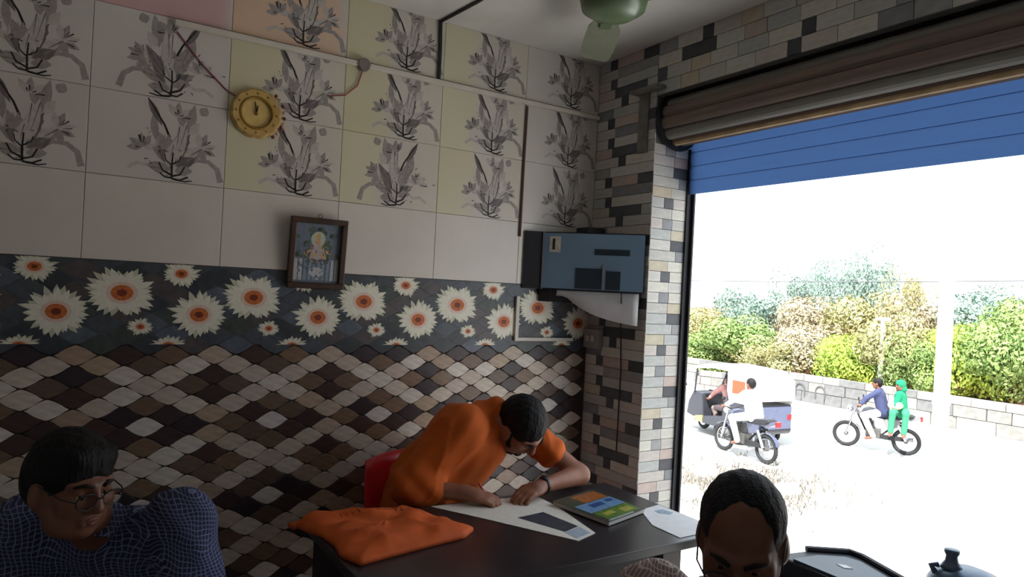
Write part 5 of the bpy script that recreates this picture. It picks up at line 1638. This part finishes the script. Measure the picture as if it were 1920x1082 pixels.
# ------------------------------------------------------------------ motorcycles
m_tyre = mat('tyre rubber', (38, 38, 40), 0.8)
m_chrome = mat('chrome', (180, 180, 184), 0.25, metal=0.9)
m_redl = mat('red tail lamp', (170, 30, 34), 0.3)
RX = Matrix.Rotation(PI / 2, 4, 'X')
def motorcycle(loc, rz, body_c, label):
    bk = empty('motorcycle', loc, rz)
    tag(bk, label, 'motorcycle', 'motorcycles on the road')
    m_b = mat('motorcycle paint %s' % label[:12], body_c, 0.3, spec=0.6)
    m_seat = mat('seat vinyl', (34, 34, 38), 0.6)
    m_eng = mat('engine grey', (96, 94, 92), 0.5, metal=0.5, var=0.2)
    for x in (0.62, -0.62):
        T_ = Matrix.Translation((x, 0, 0.30)) @ RX
        w = MB().torus(0.26, 0.042, T_, 30, 8).build('tyre', m_tyre, bk, smooth=True)
        MB().torus(0.212, 0.012, T_, 30, 6).build('rim', m_chrome, w, smooth=True)
        MB().tube([(x, -0.05, 0.30), (x, 0.05, 0.30)], 0.045, 12).build('hub', m_eng, w)
        for k in range(10):
            a = 2 * PI * k / 10
            MB().tube([(x + .03 * math.cos(a), 0, .30 + .03 * math.sin(a)), (x + .21 * math.cos(a + .15), 0, .30 + .21 * math.sin(a + .15))], 0.005, 5).build('spoke', m_chrome, w)
        ar = [(x + .325 * math.cos(a), 0, .30 + .325 * math.sin(a)) for a in [math.radians(q) for q in (range(20, 161, 14) if x > 0 else range(35, 171, 14))]]
        mb = MB(); 
        for (q0, q1) in zip(ar[:-1], ar[1:]):
            mb.add([(q0[0], -.05, q0[2]), (q1[0], -.05, q1[2]), (q1[0], .05, q1[2]), (q0[0], .05, q0[2]), (q0[0], -.05, q0[2] + .008), (q1[0], -.05, q1[2] + .008), (q1[0], .05, q1[2] + .008), (q0[0], .05, q0[2] + .008)], [(0, 1, 2, 3), (4, 5, 6, 7), (0, 1, 5, 4), (2, 3, 7, 6)])
        mb.build('mudguard', m_b, bk)
    for s in (-1, 1):
        MB().tube([(0.62, s * .075, .30), (0.44, s * .075, .92)], 0.022, 8).build('fork', m_chrome, bk)
        MB().tube([(-0.62, s * .09, .32), (-0.46, s * .10, .66)], 0.03, 8).build('shock_absorber', m_chrome, bk)
        MB().tube([(0.40, s * .03, .95), (0.36, s * .26, 1.02), (0.28, s * .36, 1.0)], 0.014, 8).build('handlebar', m_tyre, bk)
        MB().tube([(0.34, s * .26, 1.02), (0.34, s * .30, 1.16)], 0.006, 6).build('mirror_stem', m_tyre, bk)
        MB().ball((0.34, s * .31, 1.19), (0.015, 0.06, 0.04), 10, 6).build('mirror', m_tyre, bk, smooth=True)
    MB().ball((0.56, 0, .90), (.075, .085, .085), 14, 10).build('headlight', m_chrome, bk, smooth=True)
    MB().tube([(0.42, 0, .86), (0.22, 0, .45), (-0.12, 0, .38), (-0.30, 0, .55), (-0.62, 0, .70)], 0.024, 8).build('frame', m_tyre, bk)
    MB().tube([(0.40, 0, .84), (-0.55, 0, .70)], 0.022, 8).build('frame_rail', m_tyre, bk)
    MB().ball((0.17, 0, .86), (.27, .125, .125), 18, 10).build('fuel_tank', m_b, bk, smooth=True)
    mb = MB().prism([(-0.08, .80), (-0.10, .86), (-0.35, .87), (-0.70, .92), (-0.78, .88), (-0.66, .80), (-0.4, .77)], 1, -.12, .12)
    mb.build('seat', m_seat, bk, bevel=0.02)
    mb = MB().prism([(-0.14, .76), (-0.50, .79), (-0.46, .60), (-0.22, .54)], 1, -.10, .10)
    mb.build('side_panel', m_b, bk, bevel=0.015)
    mb = MB(); mb.box((-0.10, -.11, .30), (.20, .11, .50)); mb.tube([(.08, 0, .48), (.16, 0, .70)], .07, 12)
    for k in range(5): mb.box((.04, -.09, .52 + k * .035), (.22, .09, .532 + k * .035))
    mb.build('engine', m_eng, bk)
    MB().tube([(.16, -.12, .42), (.18, -.13, .30), (-.2, -.14, .26), (-.75, -.15, .34)], [.02, .02, .03, .045], 10).build('exhaust', m_chrome, bk)
    MB().box((-0.62, .05, .30), (-0.05, .075, .40)).build('chain_guard', m_tyre, bk)
    mb = MB().prism([(-0.66, .84), (-0.86, .90), (-0.90, .84), (-0.70, .76)], 1, -.09, .09)
    mb.build('tail_cowl', m_b, bk)
    MB().box((-0.925, -.06, .80), (-0.885, .06, .90)).build('tail_lamp', m_redl, bk)
    MB().tube([(0.0, -.12, .30), (-.02, -.22, .28)], .012, 6).build('foot_peg', m_tyre, bk)
    return bk
def rider(root, label, shirt_c, leg_c, hair=True, scarf=None, side=False, dx=0.0, lap=None, cap_c=None):
    """a person in the frame of the vehicle root, built there and moved to world"""
    Mr = Matrix.Translation(root.location) @ Matrix.Rotation(root.rotation_euler.z, 4, 'Z')
    pel, che, nek = V(-.16 + dx, 0, .93), V(-.06 + dx, 0, 1.27), V(-.04 + dx, 0, 1.42)
    hc = V(.0 + dx, 0, 1.55)
    if side: pel, che, nek, hc = V(-.50, .02, .98), V(-.47, .01, 1.30), V(-.46, .01, 1.43), V(-.45, .02, 1.555)
    l = V(0, 1, 0)
    tor = [cap(pel + l * .06 * s, che + l * .09 * s, .11, .10, k=.05) for s in (-1, 1)]
    arms, legs, feet, hands = [], [], [], []
    sleeves, legc = [], []
    for s in (-1, 1):
        S = nek + V(0, s * .18, -.06)
        if side:
            E = S + V(.06, s * .06 + .04, -.24); H = V(-.40, .16 + .05 * s, 1.06)
            h = pel + V(.07 * s, .05, 0); kn = h + V(.06 * s, .30, -.02); ft = kn + V(.02, .06, -.42); fd = V(.0, .14, -.03)
        else:
            E = S + V(.22, s * .08, -.16); H = V(.30, s * .33, 1.03)
            h = pel + V(.02, s * .09, -.02); kn = V(.24 + dx * .4, s * .19, .80); ft = V(.02 + dx * .2, s * .20, .36); fd = V(.15, 0, -.05)
        arms += [cap(che + l * .08 * s, S, .08, .06, k=.05), cap(S, E, .052, .042, k=.02), cap(E, H, .042, .028, k=.02), ell(H + V(.03, 0, 0), (.05, .035, .025), k=.02)]
        sleeves += [cap(che + l * .08 * s, S, .095, .076, k=.05), cap(S, E, .068, .058, k=.02), cap(E, E + (H - E) * .75, .056, .042, k=.02)]
        legs += [cap(h, kn, .085, .058, k=.04), cap(kn, ft, .056, .038, k=.02), cap(ft + V(0, 0, -.03), ft + fd + V(0, 0, -.03), .036, .03, k=.02)]
        legc += [cap(h, kn, .10, .075, k=.04), cap(kn, ft, .072, .058, k=.02)]
    Mh = frame(hc, (1, 0, -.1) if not side else (.7, .7, -.1), (0, 0, 1))
    prims = tor + arms + legs + [cap(nek - V(0, 0, .03), hc - V(0, 0, .04), .06, .056, k=.03)] + xf(head_prims(), Mh)
    me = sdf_mesh('person', xf(prims, Mr), .011, m_skin2)
    base = root.location.copy()
    body = person_obj('person', me, base, label)
    sh = [cap(pel + l * .07 * s + V(0, 0, -.02), che + l * .09 * s, .128, .118, k=.05) for s in (-1, 1)] + sleeves + [cap(che, nek + V(0, 0, -.02), .10, .07, k=.05)]
    child('shirt', sdf_mesh('shirt', xf(sh, Mr), .016, mat('rider cloth ' + label[:22], shirt_c, 0.85, var=0.12, scale=14)), body)
    child('trousers', sdf_mesh('trousers', xf(legc, Mr), .016, mat('rider trousers ' + label[:22], leg_c, 0.85, var=0.12, scale=14)), body)
    Mw = Mr @ Mh
    if scarf:
        hp = [ell((0, -.018, .03), (.098, .112, .106)), ell((0, -.05, -.09), (.10, .10, .09), k=.05), ell((0, .125, -.03), (.062, .06, .075), k=.01, op='s')]
        child('head_scarf', hair_mesh('head_scarf', Mw, hp, .009, mat('scarf ' + label[:16], scarf, 0.8, var=0.1, scale=20), 3), body)
    elif hair:
        hp = [ell((0, -0.016, 0.036), (0.088, 0.104, 0.096)), ell((0, -0.06, -0.01), (0.076, 0.055, 0.078), k=.03), ell((0, 0.125, -0.045), (0.078, 0.072, 0.09), k=.012, op='s')]
        child('hair', hair_mesh('hair', Mw, hp, .008, m_hair, 2), body)
    face_bits(Mw, body)
    return body, Mr

pf_, pr_ = onroad(1600, 838), onroad(1682, 851)
c2 = (pf_ + pr_) / 2
d2 = (pf_ - pr_)
bk2 = motorcycle((c2.x, c2.y, GZ), math.atan2(d2.y, d2.x), (120, 118, 122), 'grey motorcycle carrying two riders on the far side of the road')
rider(bk2, 'rider in a navy shirt and pale trousers steering the grey motorcycle', (54, 60, 92), (204, 204, 206), dx=0.02)
gb, Mr = rider(bk2, 'passenger in bright green with a green head scarf on the motorcycle', (8, 120, 84), (50, 128, 94), scarf=(6, 118, 82), side=True)
bg_ = MB().ball((0, 0, 0), (.16, .09, .10), 14, 8)
bg_.v = [Mr @ (Vector(p) + Vector((-.40, .26, 1.12))) for p in bg_.v]
o = bg_.build('cloth_bundle', mat('cream bundle', (214, 190, 166), 0.85, var=0.1), smooth=True)
tag(o, 'cream cloth bundle on the lap of the green-clad passenger', 'bundle')
pf_, pr_ = onroad(1348, 842), onroad(1437, 870)
c1 = (pf_ + pr_) / 2
d1 = Vector((-1, 0.14, 0))
bk1 = motorcycle((c1.x + .05, c1.y, GZ), math.atan2(d1.y, d1.x), (70, 74, 96), 'dark blue motorcycle ridden in front of the auto rickshaw')
rider(bk1, 'rider in a white shirt on the motorcycle in front of the rickshaw', (226, 226, 226), (206, 208, 214), dx=-.10)

# ------------------------------------------------------------------ auto rickshaw (faces local +x)
pc = onroad(1350, 822)
rk = empty('auto_rickshaw', (pc.x - .1, pc.y + .5, GZ), math.atan2(.10, -1))
tag(rk, 'auto rickshaw with a white canopy passing behind the white-shirted rider', 'auto rickshaw')
m_can = mat('white canopy', (220, 218, 212), 0.8, var=0.06, scale=6)
m_rb = mat('dark rickshaw body', (52, 54, 62), 0.4, var=0.1)
m_ry = mat('yellow rickshaw trim', (196, 176, 96), 0.5)
for (x, y) in ((0.95, 0), (-0.75, .58), (-0.75, -.58)):
    T_ = Matrix.Translation((x, y, .21)) @ RX
    w = MB().torus(.165, .048, T_, 24, 8).build('tyre', m_tyre, rk, smooth=True)
    MB().tube([(x, y - .04, .21), (x, y + .04, .21)], .12, 14).build('wheel_disc', m_chrome, w)
MB().prism([(-1.25, .35), (-1.22, .95), (-.35, .95), (-.30, .55), (.35, .45), (.35, .28), (-1.2, .28)], 1, -.62, .62).build('rear_body', m_rb, rk, bevel=.02)
MB().prism([(.55, .35), (.62, .95), (.95, .98), (1.12, .70), (1.18, .38), (.95, .33)], 1, -.40, .40).build('front_cowl', m_rb, rk, bevel=.03)
MB().prism([(.3, .27), (.75, .27), (.75, .34), (.3, .34)], 1, -.5, .5).build('floor_pan', m_rb, rk)
MB().prism([(-1.30, 1.05), (-1.28, 1.50), (-1.0, 1.70), (.2, 1.74), (.72, 1.62), (.74, 1.56), (.2, 1.66), (-.95, 1.62), (-1.2, 1.45), (-1.22, 1.05)], 1, -.64, .64).build('canopy', m_can, rk, bevel=.01)
MB().prism([(-1.25, .95), (-1.28, 1.45), (-1.02, 1.62), (-.45, 1.62), (-.45, 1.2), (-.52, .95)], 1, .60, .63).build('canopy_side', m_can, rk)
MB().prism([(-1.25, .95), (-1.28, 1.45), (-1.02, 1.62), (-.45, 1.62), (-.45, 1.2), (-.52, .95)], 1, -.63, -.60).build('canopy_side', m_can, rk)
MB().box((-1.0, .633, 1.16), (-.62, .645, 1.46)).build('orange_poster', mat('orange poster', (176, 78, 52), 0.7, var=0.1), rk)
MB().box((-.95, .633, 1.50), (-.5, .645, 1.60)).build('blue_banner', mat('pale blue banner', (150, 176, 206), 0.7, var=0.1), rk)
for s in (-1, 1):
    MB().tube([(.88, s * .42, .95), (.70, s * .52, 1.60)], .022, 8).build('windscreen_pillar', m_rb, rk)
    MB().tube([(-.45, s * .61, .9), (-.45, s * .61, 1.62)], .02, 8).build('canopy_post', m_rb, rk)
    MB().box((-1.29, s * .5 - .06, .62), (-1.25, s * .5 + .06, .74)).build('tail_lamp', m_redl, rk)
    MB().tube([(.92, s * .42, 1.1), (1.0, s * .60, 1.12)], .008, 6).build('mirror_stem', m_tyre, rk)
    MB().ball((1.0, s * .63, 1.13), (.02, .06, .05), 10, 6).build('mirror', m_tyre, rk, smooth=True)
b = MB(); b.add([(.885, -.41, .97), (.885, .41, .97), (.71, .50, 1.58), (.71, -.50, 1.58)], [(0, 1, 2, 3)]); b.build('windscreen', m_lens, rk)
MB().box((.855, -.42, .945), (.90, .42, .975)).build('windscreen_rail', m_rb, rk)
MB().box((-1.15, -.55, .70), (-.60, .55, .96)).build('rear_seat', mat('rickshaw seat', (70, 60, 64), 0.7), rk, bevel=.03)
MB().box((-.02, -.35, .60), (.28, .35, .72)).build('driver_seat', MATS['rickshaw seat'], rk, bevel=.03)
MB().ball((1.17, 0, .62), (.04, .09, .09), 12, 8).build('headlight', m_chrome, rk, smooth=True)
MB().tube([(.70, 0, .60), (.60, 0, 1.0), (.58, .22, 1.04)], .015, 8).build('steering_bar', m_tyre, rk); MB().tube([(.60, 0, 1.0), (.58, -.22, 1.04)], .015, 8).build('steering_bar', m_tyre, rk)
MB().box((-1.28, -.56, .42), (-1.24, .56, .92)).build('rear_panel', mat('slate blue panel', (86, 92, 116), 0.5, var=0.1), rk)
MB().prism([(.36, .30), (.58, .30), (.60, .42), (.36, .46)], 1, .58, .62).build('yellow_sill', m_ry, rk)
rr_ = empty('tmp_frame', rk.location + Vector((0, 0, 0)), rk.rotation_euler.z)
rr_.location = rk.matrix_basis @ Vector((.22, -.05, -.20))
rider(rr_, 'rickshaw driver in a dusty pink shirt at the handlebar', (176, 128, 124), (110, 96, 92))
bpy.data.objects.remove(rr_, do_unlink=True)
